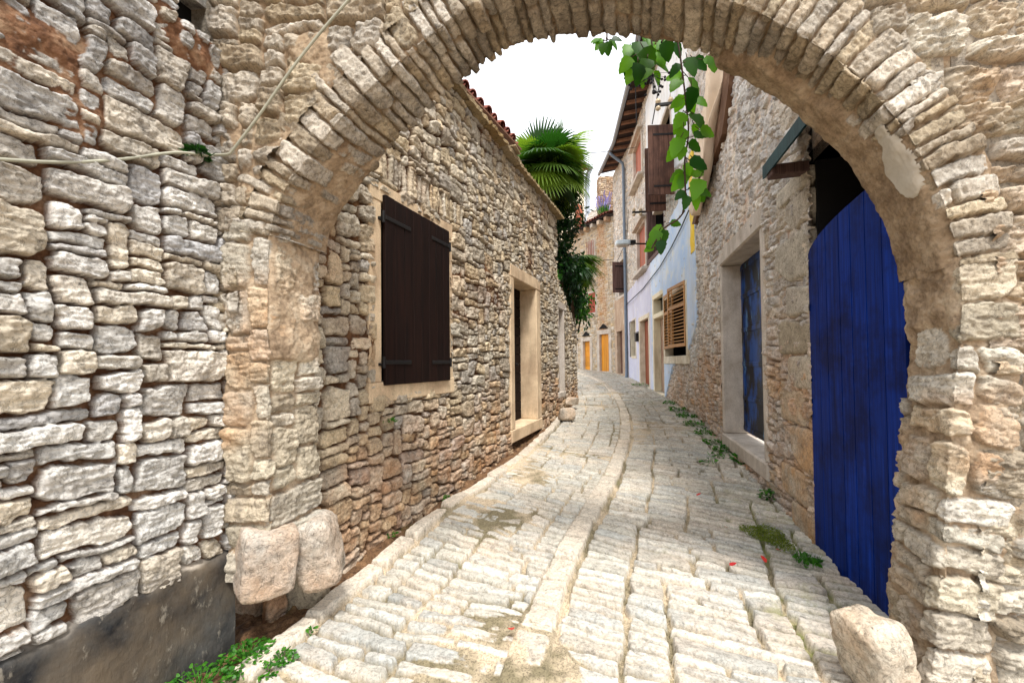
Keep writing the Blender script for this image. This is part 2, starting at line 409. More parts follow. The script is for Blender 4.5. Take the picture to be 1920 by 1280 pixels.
def masonry(U, V, L, seed, warp=(.05, 1.3, .018, 7, .006, 30), joint=.010, rnd=.010, edge=.022, depth=.03, prot=.012, relief=.014,
            mort=.004, mortn=.008, mort_fn=None, incl=.16, chop=.35, fine=.003, tilt=0.0, fslope=.14):
    a1, f1, a2, f2, a3, f3 = warp
    u = U+a1*fbm2(U*f1, V*f1, seed+1, 2)+a2*fbm2(U*f2, V*f2, seed+2, 2)+a3*vn2(U*f3, V*f3, seed+3)
    v = V+a1*.8*fbm2(U*f1*.7, V*f1, seed+4, 2)+a2*.8*fbm2(U*f2, V*f2, seed+5, 2)+a3*vn2(U*f3, V*f3, seed+6)
    i = np.clip((u/L.cell).astype(int), 0, L.nx-1); j = np.clip((v/L.cell).astype(int), 0, L.ny-1)
    sid = L.map[j, i]; n = len(L.r); rng = np.random.RandomState(seed)
    lx = u-L.cx[sid]; ly = v-L.cy[sid]; hw = L.hw[sid]; hh = L.hh[sid]
    mn = np.minimum(L.hw, L.hh)
    ks = []
    tl = rng.rand(4, n)*incl*mn*2; sg = rng.choice([-1, 1], (4, n))
    def ed(base, along, half, k): return base-tl[k][sid]*(.5+.5*sg[k][sid]*along/np.maximum(half, 1e-4))
    D = [ed(lx+hw, ly, hh, 0), ed(hw-lx, ly, hh, 1), ed(ly+hh, lx, hw, 2), ed(hh-ly, lx, hw, 3)]
    ch = rng.rand(4, n)**2*chop*mn*1.4
    for k, (sx, sy) in enumerate(((1, 1), (1, -1), (-1, 1), (-1, -1))):
        D.append(((hw-sx*lx)+(hh-sy*ly))*.7071-ch[k][sid])
    rr = np.minimum(rnd*.45, mn*.12)[sid]
    acc = 0
    for d in D: acc = acc+np.exp(np.clip(-d/rr, -50, 40))
    dd = -np.log(acc)*rr-joint*.5+fine*(vn2(U*70, V*70, seed+9)+1.3*vn2(U*28, V*28, seed+10))
    ew = np.minimum(edge, mn*.7)[sid]
    prof = np.sqrt(np.clip(dd/ew, 0, 1)*(2-np.clip(dd/ew, 0, 1)))
    fac = None
    pl = []
    for k in range(6):
        g = rng.randn(2, n)*fslope; c = rng.rand(n)*.5*relief
        pl.append(c[sid]+g[0][sid]*lx+g[1][sid]*ly)
    fac = np.minimum(np.maximum(np.minimum(pl[0], pl[1]), np.minimum(pl[2], pl[3])), np.maximum(pl[4], pl[5]))
    fac = np.clip(fac, -1.6*relief, .8*relief)
    rel = relief*(.45*fbm2(U*34, V*34, seed+21, 3, .65)+.55*np.abs(fbm2(U*11+sid*.37, V*16+sid*.73, seed+22, 4, .6))-.70*np.abs(fbm2(U*8+sid*.21, V*38+sid*.73, seed+23, 3, .6)))
    hs = depth*prof+prof*(-tilt*ly+(rng.rand(n)-.5)[sid]*2*prot+fac+rel)
    hs = np.where(dd > 0, hs, -0.25)
    m = mort+mortn*fbm2(U*14, V*14, seed+31, 4, .6)+.6*mortn*fbm2(U*2.5, V*2.5, seed+33, 2)
    if mort_fn is not None: m = m+mort_fn
    mask = sstep(-.001, .004, hs-m)
    return np.maximum(hs, m), rng.rand(n)[sid], rng.rand(n)[sid], mask

class Wall:
    """a wall on a plan polyline; s runs along it, nrm points to the street"""
    def __init__(s, pts, side):
        s.p = [Vector((a, b)) for a, b in pts]; s.side = side
        s.cum = [0]
        for a, b in zip(s.p, s.p[1:]): s.cum.append(s.cum[-1]+(b-a).length)
        s.L = s.cum[-1]
        X = np.array([q.x for q in s.p]); Y = np.array([q.y for q in s.p]); s.X, s.Y = X, Y
    def seg(s, t):
        for k in range(len(s.p)-1):
            if t <= s.cum[k+1] or k == len(s.p)-2: return k
    def pt(s, t, n=0.0):
        k = s.seg(t); d = (s.p[k+1]-s.p[k]).normalized(); q = s.p[k]+d*(t-s.cum[k])
        nn = Vector((d.y, -d.x))*s.side
        return q+nn*n
    def M(s, t):                                       # local frame: x along, y outward, z up
        k = s.seg(t); d = (s.p[k+1]-s.p[k]).normalized(); q = s.p[k]+d*(t-s.cum[k]); nn = Vector((d.y, -d.x))*s.side
        m = Matrix(((d.x, nn.x, 0, q.x), (d.y, nn.y, 0, q.y), (0, 0, 1, 0), (0, 0, 0, 1)))
        return m
    def hit(s, px, py):
        r = ray(px, py)
        for k in range(len(s.p)-1):
            a = s.p[k]; b = s.p[k+1]; e = b-a
            den = r.x*e.y-r.y*e.x
            if abs(den) < 1e-9: continue
            t = (a.x*e.y-a.y*e.x)/den; q = Vector((r.x*t, r.y*t))
            l = (q-a).dot(e)/e.length_squared
            lo = -9 if k == 0 else -1e-6; hi = 9 if k == len(s.p)-2 else 1+1e-6
            if t > 0 and lo <= l <= hi: return s.cum[k]+l*e.length, EYE+r.z*t, t
        return None
    def rect(s, x0, x1, yt, yb, xm=None):              # wall rectangle seen between two columns and two rows (rows read at xm)
        xm = x0 if xm is None else xm
        a = s.hit(x0, (yt+yb)/2)[0]; b = s.hit(x1, (yt+yb)/2)[0]
        return min(a, b), max(a, b), s.hit(xm, yb)[1], s.hit(xm, yt)[1]
    def arrays(s, us):
        us = np.asarray(us); x = np.interp(us, s.cum, s.X); y = np.interp(us, s.cum, s.Y)
        e = .12
        def ip(u):
            return np.interp(u, s.cum, s.X), np.interp(u, s.cum, s.Y)
        xa, ya = ip(np.clip(us-e, 0, s.L)); xb, yb = ip(np.clip(us+e, 0, s.L))
        dx, dy = xb-xa, yb-ya; l = np.hypot(dx, dy); dx /= l; dy /= l
        return x, y, dy*s.side, -dx*s.side
    def grid(s, us, zs, h):                            # h (nz,nu) -> points
        x, y, nx, ny = s.arrays(us)
        P = np.empty(h.shape+(3,)); P[..., 0] = x[None, :]+nx[None, :]*h; P[..., 1] = y[None, :]+ny[None, :]*h; P[..., 2] = zs[:, None]
        return P
def spaced(wall, s0, s1, k=1.4, mn=.004, mx=.05):      # sample spacing that grows with distance
    us = [s0]
    while us[-1] < s1:
        q = wall.pt(us[-1]); d = max(.8, q.y)
        us.append(us[-1]+min(mx, max(mn, k*d/405)))
    us[-1] = s1
    return np.array(us)
def cellmask(us, zs, holes):
    uc = (us[:-1]+us[1:])/2; zc = (zs[:-1]+zs[1:])/2
    k = np.ones((len(zc), len(uc)), bool)
    for a, b, c, d in holes: k &= ~((uc[None, :] > a) & (uc[None, :] < b) & (zc[:, None] > c) & (zc[:, None] < d))
    return k
def colour(r1, r2, mask, al):
    return np.stack([r1, r2, mask, np.broadcast_to(al, r1.shape)], -1)
def backing(wall, s0, s1, z0, z1, n0, n1, mat, parent, name='wall_core', holes=()):
    """solid core behind the masonry skin, leaving the door and window openings free"""
    mb = MB(); cuts = sorted(set([s0, s1]+[c for c in wall.cum if s0 < c < s1]+[q for h in holes for q in h[:2] if s0 < q < s1]))
    for a, b in zip(cuts, cuts[1:]):
        mid = (a+b)/2; zz = [(z0, z1)]
        for h in holes:
            if h[0]-1e-6 <= mid <= h[1]+1e-6:
                nz = []
                for p, q in zz:
                    if h[2] > p: nz.append((p, min(q, h[2])))
                    if h[3] < q: nz.append((max(p, h[3]), q))
                zz = [t for t in nz if t[1]-t[0] > 1e-4]
        for p, q in zz: mb.box(wall.M(mid), (a-mid, n0, p), (b-mid, n1, q))
    return mb.build(name, mat, parent)
def frame(wall, s0, s1, z0, z1, ws, wt, wb, n_in, n_out, mat, parent, name='frame', bev=.012, wo=None):
    """stone surround of an opening: (s0..z1) is its outer rectangle"""
    mb = MB(); m = wall.M((s0+s1)/2); c = (s0+s1)/2; a, b = s0-c, s1-c
    if wt: mb.box(m, (a, -n_in, z1-wt), (b, n_out+.004, z1), 0, bev)
    zt = z1-wt; zb = z0+wb
    if wb: mb.box(m, (a-.01, -n_in, z0), (b+.01, n_out+.01, zb), 0, bev)
    mb.box(m, (a, -n_in, zb), (a+ws, n_out, zt), 0, bev); mb.box(m, (b-(wo or ws), -n_in, zb), (b, n_out, zt), 0, bev)
    o = mb.build(name, mat, parent)
    return a+c+ws, b+c-(wo or ws), zb, zt
def planks(wall, s0, s1, z0, z1, n0, th, cnt, mat, parent, name, gap=.004, top=None, bev=.004, horiz=False):
    mb = MB(); c = (s0+s1)/2; m = wall.M(c)
    if horiz:
        for k in range(cnt):
            za = z0+(z1-z0)*k/cnt; zb = z0+(z1-z0)*(k+1)/cnt
            mb.box(m, (s0-c, n0, za+gap/2), (s1-c, n0+th+random.uniform(-.001, .001), zb-gap/2), 0, bev)
    else:
        for k in range(cnt):
            a = s0+(s1-s0)*k/cnt-c; b = s0+(s1-s0)*(k+1)/cnt-c
            mb.box(m, (a+gap/2, n0, z0+random.uniform(0, .004)), (b-gap/2, n0+th+random.uniform(-.0015, .0015), z1-random.uniform(0, .004)), 0, bev)
    mb.box(m, (s0-c+.01, n0+.001, z0+.01), (s1-c-.01, n0+th*.6, z1-.01))
    return mb.build(name, mat, parent)
def recess(wall, s0, s1, z0, z1, n_in, parent, mat=None, name='room_shadow'):
    """the dark room behind an opening: five inner faces"""
    mb = MB(); c = (s0+s1)/2; m = wall.M(c); a, b = s0-c-.02, s1-c+.02; e = .03
    mb.box(m, (a-e, -n_in-e, z0-e), (b+e, -n_in, z1+e)); mb.box(m, (a-e, -n_in, z0-e), (a, -.10, z1+e)); mb.box(m, (b, -n_in, z0-e), (b+e, -.10, z1+e))
    mb.box(m, (a, -n_in, z1), (b, -.10, z1+e)); mb.box(m, (a, -n_in, z0-e), (b, -.10, z0))
    return mb.build(name, mat or M['dark'], parent)
def rock(mb, c, size, seed, rough=.12, rot=None, n=16, power=4.0, mi=0, col=None, facets=0, shape=None):
    """boulder: superellipsoid block with fractal relief"""
    V = []; F = []; g = np.linspace(-1, 1, n+1); idx = {}
    def vid(p):
        k = tuple(round(x, 5) for x in p)
        if k not in idx: idx[k] = len(V); V.append(p)
        return idx[k]
    for ax in range(3):
        for sg in (-1, 1):
            for i in range(n):
                for j in range(n):
                    q = []
                    for (a, b) in ((i, j), (i+1, j), (i+1, j+1), (i, j+1)):
                        p = [0, 0, 0]; p[ax] = sg; p[(ax+1) % 3] = g[a]; p[(ax+2) % 3] = g[b]; q.append(vid(tuple(p)))
                    F.append(q if sg > 0 else q[::-1])
    P = np.array(V, float); nrm = np.sum(np.abs(P)**power, 1)**(1/power); P /= nrm[:, None]
    if shape is not None: P = shape(P)
    rs = np.random.RandomState(seed)
    for _ in range(facets):
        d = rs.randn(3); d /= np.linalg.norm(d); t = P@d; lim = rs.uniform(.72, .98)
        ov = np.clip(t-lim, 0, None); P -= ov[:, None]*d[None, :]*.92
    dirn = P/np.linalg.norm(P, axis=1)[:, None]
    sz = np.array(size)
    W = P*sz
    e = min(size)
    W += dirn*(e*rough*(fbm3(W/e, 1.3, seed, 5, .55)*1.2))[:, None]
    m = Matrix.Rotation(rot[2], 3, 'Z') @ Matrix.Rotation(rot[1], 3, 'Y') @ Matrix.Rotation(rot[0], 3, 'X') if rot else Matrix.Identity(3)
    W = W@np.array(m).T+np.array(c)
    mb.add(W.tolist(), F, mi, col)

# ================================================================== THE STREET
CL = [(-.45, -.6), (-.12, 1.2), (.02, 1.9), (.19, 2.55), (.53, 3.49), (1.12, 4.81), (1.66, 6.21), (2.15, 7.75), (2.72, 10.1), (3.22, 13.2), (3.42, 16.2), (3.2, 19.2), (2.5, 22.6)]
def catmull(P, n):
    out = []
    for i in range(len(P)-1):
        p0 = P[max(i-1, 0)]; p1 = P[i]; p2 = P[i+1]; p3 = P[min(i+2, len(P)-1)]
        for k in range(n):
            t = k/n; out.append(tuple(.5*((2*b)+(-a+c)*t+(2*a-5*b+4*c-d)*t*t+(-a+3*b-3*c+d)*t**3) for a, b, c, d in zip(p0, p1, p2, p3)))
    out.append(tuple(P[-1])); return np.array(out)
cl = catmull(CL, 40); cs = np.concatenate([[0], np.cumsum(np.hypot(*np.diff(cl, axis=0).T))])
def cl_at(s):
    return np.interp(s, cs, cl[:, 0]), np.interp(s, cs, cl[:, 1])
ss = [0.0]
while ss[-1] < cs[-1]:
    d = max(1.2, cl_at(ss[-1])[1]); ss.append(ss[-1]+min(.05, max(.0055, d*d/405/1.5*.27)))
ss = np.array(ss[:-1]); TL, TR = -2.5, 3.0
tt = np.concatenate([np.arange(TL, -1.75, .02), np.arange(-1.75, 2.2, .0085), np.arange(2.2, TR, .02)])
TT, SS = np.meshgrid(tt, ss)
KERB0, KERB1, STR = -1.42, -1.26, .105
kw = .05*fbm2(SS*.8, SS*0, 5, 3)+.05*sstep(6, 9, SS)*0
Tk = TT-kw
lay_l = Layout(1.3, cs[-1]+.3, .02, (.20, .58), (.07, .13), 3, .6, (.10, .3, .5, .14, .22))
lay_r = Layout(3.2, cs[-1]+.3, .02, (.20, .60), (.07, .13), 4, .6, (.10, .3, .55, .14, .24))
lay_s = Layout(.21, cs[-1]+.3, .03, (.21, .22), (.26, .48), 5)
lay_k = Layout(.16, cs[-1]+.3, .02, (.16, .17), (.32, .62), 6)
H = np.full(TT.shape, .0); r1 = np.zeros_like(H); r2 = np.zeros_like(H); mk = np.zeros_like(H)
sandy = sstep(.08, .42, fbm2(TT*.9, SS*.9, 50, 3)+.55*(1-sstep(3.0, 4.2, SS))-.05-.25*sstep(.3, 1.2, TT))      # sand fills the joints near the arch
def region(L, m, U, V, seed, **kw):
    a = dict(warp=(.035, .9, .02, 5.5, .006, 26), joint=.020, rnd=.007, edge=.007, depth=.028, prot=.005, relief=.005, mort=-.034, mortn=.014, mort_fn=None, incl=.20, chop=.30, tilt=.07, fine=.0016)
    a.update(kw); mf = .060*sandy[m]
    a['mort_fn'] = mf
    h, p, q, b = masonry(U[m], V[m], L, seed, **a)
    H[m] = h; r1[m] = (.78*p if L in (lay_l, lay_r) else .9+.1*p); r2[m] = q; mk[m] = b
sk = SS+.12*TT+.06*fbm2(TT*.8, SS*.5, 61, 2)
mL = (Tk >= KERB1) & (TT < -STR); mR = TT > STR; mS = np.abs(TT) <= STR; mK = (Tk > KERB0) & (Tk < KERB1)
region(lay_l, mL, Tk-KERB1, sk, 11)
region(lay_r, mR, TT-STR+.06*vn2(SS*2, SS*0, 3)*0, sk, 12)
region(lay_s, mS, TT+STR, SS, 13, warp=(.0, 1, .012, 4, .004, 26), depth=.042, edge=.012, chop=.15, incl=.10, prot=.004, tilt=.02, relief=.007, joint=.020, mort=-.02)
H[mS] += .012
region(lay_k, mK, Tk-KERB0, SS, 14, warp=(.0, 1, .014, 4, .004, 26), depth=.055, edge=.016, prot=.012, chop=.2, joint=.014, mort=-.02, tilt=.02)
soil = Tk <= KERB0
H[soil] = (-.02+.035*fbm2(TT*5, SS*5, 71, 5, .6)+.03*sstep(.0, .5, fbm2(TT*14, SS*14, 73, 2))-.03*(1-sstep(2.2, 3.2, SS)))[soil]
mk[soil] = 0
pat = .02*fbm2(TT*.7, SS*.7, 81, 3)
cx, cy = cl_at(SS); ex, ey = cl_at(SS+.05); ex0, ey0 = cl_at(np.clip(SS-.05, 0, None)); dx, dy = ex-ex0, ey-ey0; l = np.hypot(dx, dy); dx /= l; dy /= l
P = np.stack([cx+dy*TT, cy-dx*TT, np.zeros_like(cx)], -1)
cross = -.035*np.abs(TT)/1.5*0+pat-.03*(1-sstep(2.0, 3.3, P[..., 1]))*sstep(.6, 1.9, TT)
P[..., 2] = zg(P[..., 1])+H-.035+cross
moss = sstep(.05, .5, fbm2(TT*1.4, SS*1.4, 91, 4)+.55*sstep(.9, 1.6, TT)-.25*(1-sstep(3, 4.5, SS))-.12-.30*(1-sstep(.1, .7, TT)))
# alpha: 0 soil .. 1 ; use A for moss amount, soil flagged by r1<0
r1s = np.where(soil, -1.0, r1)
pink = np.exp(-(((P[..., 0]+.45)/.45)**2+((P[..., 1]-2.3)/.5)**2))
def street_mat():
    t = NT('street_setts'); a1, a2, mk_, al = t.attr()
    pal = [(186, 181, 168), (173, 167, 154), (197, 192, 180), (165, 164, 157), (198, 187, 170)]
    base = t.ramp(a1, [((k+.4)/5, lin(c)) for k, c in enumerate(pal)])
    base = t.mix(1.0, base, t.ramp(a2, [(0, .84), (1, 1.12)]), 'MULTIPLY')
    n1 = t.noise(2.0, 6, .65)
    base = t.mix(t.ramp(n1, [(.45, 0.0), (.68, .5)]), base, lin((216, 194, 170)))
    n2 = t.noise(8, 7, .68)
    base = t.mix(t.ramp(n2, [(.54, 0.0), (.72, .55)]), base, lin((150, 146, 138)))
    base = t.mix(1.0, base, t.ramp(t.noise(60, 6, .7), [(.3, .70), (.55, 1.08)]), 'MULTIPLY')
    pits = t.ramp(t.noise(26, 4, .7), [(.29, .5), (.37, 1.0)])
    base = t.mix(.6, base, t.mix(1.0, base, pits, 'MULTIPLY'))
    crk = t.noise(10, 6, .62, None, 1.0); crk = t.math('ABSOLUTE', t.math('SUBTRACT', crk, .5))
    base = t.mix(.6, base, t.mix(1.0, base, t.ramp(crk, [(.0, .4), (.02, 1.0)]), 'MULTIPLY'))
    base = t.mix(1.0, base, t.ramp(t.noise(15, 8, .7), [(.34, .72), (.5, 1.0), (.66, 1.1)]), 'MULTIPLY')
    grit = t.n('TexVoronoi'); grit.inputs['Scale'].default_value = 130; t.set(grit.inputs['Vector'], t.coords())
    sand = t.mix(t.ramp(t.noise(2.2, 5, .6), [(.42, 0.0), (.58, 1.0)]), lin((122, 112, 88)), lin((190, 172, 146)))
    sand = t.mix(1.0, sand, t.ramp(grit.outputs['Color'], [(.1, .55), (.6, 1.12)]), 'MULTIPLY')
    mossc = t.mix(t.noise(40, 4), lin((86, 92, 46)), lin((138, 138, 84)))
    sand = t.mix(t.math('MULTIPLY', al, t.ramp(t.noise(4.5, 6, .7), [(.36, 0.0), (.55, 1.0)])), sand, mossc)
    base = t.mix(t.math('MULTIPLY', al, t.ramp(t.noise(6, 6, .7), [(.5, 0.0), (.7, .6)])), base, lin((146, 142, 96)))
    col = t.mix(mk_, sand, base)
    soilc = t.mix(t.ramp(t.noise(9, 7, .7), [(.35, 0.0), (.65, 1.0)]), lin((66, 46, 32)), lin((128, 98, 70)))
    soilc = t.mix(t.ramp(t.noise(3, 5, .7), [(.55, 0.0), (.68, .6)]), soilc, lin((98, 96, 44)))
    soilc = t.mix(1.0, soilc, t.ramp(grit.outputs['Color'], [(.05, .6), (.9, 1.4)]), 'MULTIPLY')
    isoil = t.math('LESS_THAN', a1, -.02)
    col = t.mix(isoil, col, soilc)
    b = t.bump(t.noise(30, 7, .66), .32, .010, t.bump(grit.outputs['Distance'], .25, .004))
    b = t.bump(t.noise(140, 4, .7), .4, .004, b)
    return t.done(col, .85, b, .2)
M['street'] = street_mat()
street = grid_obj('street_paving', P, colour(r1s, r2, mk, moss), M['street'], flip=True)
street['kind'] = 'structure'
# broad ground below, out to the horizon
gx = np.concatenate([[-300, -60], np.arange(-20, 21, 2.0), [60, 300]]); gy = np.concatenate([[-300, -40], np.arange(-6, 40, 1.0), [80, 300]])
GX, GY = np.meshgrid(gx, gy)
gd = grid_obj('ground', np.stack([GX, GY, zg(GY)-.12], -1), np.zeros(GX.shape+(4,)), plain('dry_earth', (150, 128, 104), .95, 0, .1, .4, 3)); gd['kind'] = 'structure'

# ================================================================== PASSAGE WALL, left of the camera
PW = Wall([(-2.36, .0), (-1.585, 2.27)], 1)
us = np.arange(.85, PW.L, .0042); zs = np.arange(-.1, 3.9, .0052)
U, V = np.meshgrid(us, zs)
lay = Layout(PW.L+.3, 4.6, .0175, (.07, .34), (.035, .14), 21, .40, (.17, .26, .46, .14, .22))
h, a, b, m = masonry(U, V+.1, lay, 201, joint=.003, depth=.040, prot=.022, relief=.024, mort=-.020, mortn=.020, edge=.008, rnd=.008, incl=.18, chop=.34,
                     mort_fn=.060*sstep(.10, .40, fbm2(U*1.9, V*1.9, 77, 3)))
h = np.where(V < .46, np.minimum(h, .012), h)
grey = sstep(1.7, 3.0, V+.5*fbm2(U*2, V*2, 5, 3))*.9
hole = PW.hit(340, 30); hs0 = PW.hit(326, 30)[0]; hz0 = PW.hit(360, 62)[1]
kp = cellmask(us, zs, [(hs0, 9, hz0, hz0+.30)])
pw = thing('passage_wall', 'pale grey dry rubble stone wall above a black rendered base', 'wall', (-1.9, 1.3, 0))
grid_obj('rubble_face', PW.grid(us, zs, h), colour(a, b, m, grey), M['left_wall'], pw, kp)
backing(PW, .0, PW.L-.02, -.2, 3.9, -.75, -.13, M['left_wall'], pw, holes=[(hs0, PW.L, hz0, hz0+.30)])
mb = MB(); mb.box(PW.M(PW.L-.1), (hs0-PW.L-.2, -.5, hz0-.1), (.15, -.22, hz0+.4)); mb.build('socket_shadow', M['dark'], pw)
zp = np.arange(-.15, .80, .008); Up, Vp = np.meshgrid(us, zp)
top = .475+.035*fbm2(Up*3, Up*0, 8, 4)+.02*vn2(Up*14, Up*0, 2)-.05*(Up/PW.L-.7)
dep = np.clip((top-Vp)/.03, -1, 1)
hp = np.where(dep > 0, .046+.012*np.sqrt(np.clip(dep, 0, 1)), .046-.09*(-dep))+.006*fbm2(Up*5, Vp*5, 3, 4)+.0025*fbm2(Up*30, Vp*18, 4, 3)
lip = sstep(-.03, -.005, top-Vp-.005+.03*fbm2(Up*6, Vp*6, 9, 3))
grid_obj('black_plinth', PW.grid(us, zp, hp), colour(a[:1]*0+np.zeros_like(hp), np.zeros_like(hp), lip, 0), M['plinth'], pw)

# ================================================================== THE ARCH
TILT = -.10; LARCH = .40; DV = Vector((.313, .95))*LARCH
y0f = 2.17+TILT*1.35
def on_front(px, py):
    r = ray(px, py); d = y0f/(1-TILT*r.x); return Vector((r.x*d, d, EYE+r.z*d))
y0r = y0f+DV.y-TILT*DV.x
def on_rear(px, py):
    r = ray(px, py); d = y0r/(1-TILT*r.x); return Vector((r.x*d, d, EYE+r.z*d))
RC = [(612, 1046), (610, 900), (608, 700), (608, 560), (612, 465), (640, 395), (716, 300), (790, 226), (868, 160), (950, 104), (1060, 76), (1190, 76), (1320, 104), (1420, 148), (1510, 208), (1600, 300), (1660, 400), (1692, 500), (1700, 580), (1692, 690), (1678, 850), (1668, 1000), (1660, 1110), (1650, 1215)]
pts3 = [on_rear(*p) for p in RC]
cc = catmull([(p.x, p.z) for p in pts3], 20)
cu = np.concatenate([[0], np.cumsum(np.hypot(*np.diff(cc, axis=0).T))])
UMAX = cu[-1]
def arch_curve(u):                                      # front arris: x, z, outward normal
    u = np.asarray(u); x = np.interp(u, cu, cc[:, 0]); z = np.interp(u, cu, cc[:, 1])
    e = .06
    ua = np.clip(u-e, 0, UMAX); ub = np.clip(u+e, 0, UMAX)
    tx = np.interp(ub, cu, cc[:, 0])-np.interp(ua, cu, cc[:, 0]); tz = np.interp(ub, cu, cc[:, 1])-np.interp(ua, cu, cc[:, 1]); l = np.hypot(tx, tz)
    return x-DV.x, z, -tz/l, tx/l
def u_of(px, py):
    p = on_rear(px, py); return cu[np.argmin(np.hypot(cc[:, 0]-p.x, cc[:, 1]-p.z))]
def band(us, qs, h, R, Rb=.22):
    """us along the arch, qs over front face (0..R), soffit (R..R+L), rear face; h displaces outward"""
    x, z, ox, oz = arch_curve(us)
    U_, Q_ = np.meshgrid(us, qs)
    X = np.broadcast_to(x, U_.shape).copy(); Z = np.broadcast_to(z, U_.shape).copy(); OX = np.broadcast_to(ox, U_.shape); OZ = np.broadcast_to(oz, U_.shape)
    rb = .035
    rad = np.zeros_like(U_); dep = np.zeros_like(U_); nf = np.zeros_like(U_); nr = np.zeros_like(U_)
    L = LARCH
    f = Q_ <= R; s_ = (Q_ > R) & (Q_ <= R+L); b_ = Q_ > R+L
    rad[f] = (R-Q_)[f]; dep[s_] = (Q_-R)[s_]; dep[b_] = L; rad[b_] = (Q_-R-L)[b_]
    # rounded arrises
    wF = sstep(R-rb, R+rb, Q_); wB = sstep(R+L-rb, R+L+rb, Q_)
    aF = wF*math.pi/2; soff_to_b = wB*math.pi/2
    ang = aF+soff_to_b
    dirdep = -np.cos(ang); dirrad = -np.sin(ang)
    cut = .012*(np.exp(-((Q_-R)/rb)**2)+np.exp(-((Q_-R-L)/rb)**2))
    off = h-cut
    rad2 = rad+dirrad*off; dep2 = dep+dirdep*off
    X = X+OX*rad2; Z = Z+OZ*rad2
    k = dep2/L
    Xw = X+DV.x*k; Yw = (y0f+TILT*X)+DV.y*k
    return np.stack([Xw, Yw, Z], -1), U_, Q_
uL = u_of(612, 470); uR = u_of(1696, 520)
ar = thing('stone_archway', 'limestone archway with long dark voussoirs and peeling plaster framing the street', 'archway', (.6, 2.3, 0))
# --- ring of voussoirs
RV = .28
us = np.arange(uL-.02, uR+.02, .0062); qs = np.concatenate([np.arange(0, RV+LARCH+.06, .0066), np.arange(RV+LARCH+.06, RV+LARCH+.24, .012)])
lay = Layout(uR-uL+.1, RV+LARCH+.3, .0125, (.050, .112), (.20, .56), 31, .15)
U, Q = np.meshgrid(us, qs); uu = (U-uL)/(uR-uL)
soff = Q-RV
n1 = fbm2(U*2.2, Q*2.2, 40, 4); n2 = fbm2(U*6, Q*6, 41, 4)
# plaster left on the soffit: right haunch (towards the street side first), and the left springing
pr = sstep(.0, .10, (uu-.60)*1.1+(soff-.30)*.9+.22*n1-.02)*sstep(.05, .12, soff+.04*n2)
pr = np.maximum(pr, sstep(.80, .86, uu+.03*n1)*sstep(-.02, .08, soff+.04*n2))
pl = sstep(.0, .08, (.17-uu)*.9+.10*n1-.05*(soff-.25))*sstep(.06, .14, soff)
mf = .070*np.maximum(pr, .50*pl)
fins = np.clip(1-2.2*pr, 0, 1)
h, a, b, m = masonry(U-uL+.05, Q, lay, 301, warp=(.02, 1.3, .012, 6, .004, 30), joint=.003, depth=.054, prot=.010, relief=.020, mort=.018, mortn=.014, edge=.010, rnd=.008, incl=.12, chop=.30, mort_fn=mf+.022*sstep(RV+LARCH-.08, RV+LARCH+.04, Q))
h = h+.010*n1-.058
soffit_shade = sstep(-.5, .3, n1+.1)*sstep(-.01, .05, soff)*(1-.6*pr)  # underside shade painted into the soffit stones, patchy, weaker on plaster
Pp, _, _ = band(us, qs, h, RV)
grid_obj('voussoir_ring', Pp, colour(a, b, m, soffit_shade), M['arch'], ar, flip=False)
# white patch of old lime wash on the right haunch
pc = on_front(1706, 285); axq = np.linspace(uL, uR, 400); fx, fz, _, _ = arch_curve(axq); upc = axq[np.argmin(np.hypot(fx-pc.x, fz-pc.z))]
usp = np.arange(upc-.26, upc+.24, .006); qsp = np.arange(RV-.02, RV+.24, .006); Up_, Qp_ = np.meshgrid(usp, qsp)
e_ = 1-((Up_-upc+.35*(Qp_-RV-.1))/.20)**2-((Qp_-RV-.10)/.085)**2+1.5*fbm2(Up_*8, Qp_*8, 6, 4)
hb = np.interp(Qp_, [0, 1], [0, 0])+np.interp(np.arange(1), [0], [0])
iu = np.clip(((Up_-us[0])/.0062).astype(int), 0, len(us)-1); iq = np.clip(((Qp_)/.0066).astype(int), 0, len(qs)-1)
hloc = sum(h[np.clip(iq+a_, 0, len(qs)-1), np.clip(iu+b_, 0, len(us)-1)] for a_ in (-6, -3, 0, 3, 6) for b_ in (-6, -3, 0, 3, 6))/25
hp_ = np.maximum(hloc, np.maximum(h[iq, iu]*.5+hloc*.5, hloc))+.012*sstep(0, .25, e_)-.03*(e_ < -.02)
Pp_, _, _ = band(usp, qsp, hp_, RV)
kp_ = (e_[:-1, :-1] > -.02) & (e_[1:, 1:] > -.02) & (e_[:-1, 1:] > -.02) & (e_[1:, :-1] > -.02)
grid_obj('limewash_patch', Pp_, None, plaster('old_limewash', (196, 190, 178), (182, 174, 160), (168, 156, 138), (150, 136, 116), (1, 1, 1), .7), ar, kp_)
# --- left pier: big quoins wrapping the arris
RL = .28
us2 = np.arange(u_of(612, 1030), uL+.02, .0068); qs2 = np.concatenate([np.arange(0, RL+LARCH+.06, .0066), np.arange(RL+LARCH+.06, RL+LARCH+.25, .012)])
lay2 = Layout(RL+LARCH+.4, 3.0, .02, (.14, .46), (.08, .24), 33, .25, (.35, .44, .72, .20, .32))
U, Q = np.meshgrid(us2, qs2); n1 = fbm2(U*2.2, Q*2.2, 44, 4)
rough_up = sstep(1.35, 1.9, U+.0)                      # smaller stones and plaster above
plz = sstep(.0, .1, sstep(1.15, 1.35, U)*.5+.35*n1-.18)*sstep(.0, .1, Q-RL+.05)
seam = np.exp(-((Q-.05)/.055)**2)
h, a, b, m = masonry(Q, U, lay2, 303, warp=(.03, 1.3, .02, 5, .006, 26), joint=.006, depth=.034, prot=.014, relief=.024, mort=.006, mortn=.018, edge=.009, rnd=.008, incl=.14, chop=.24, mort_fn=.030*plz)
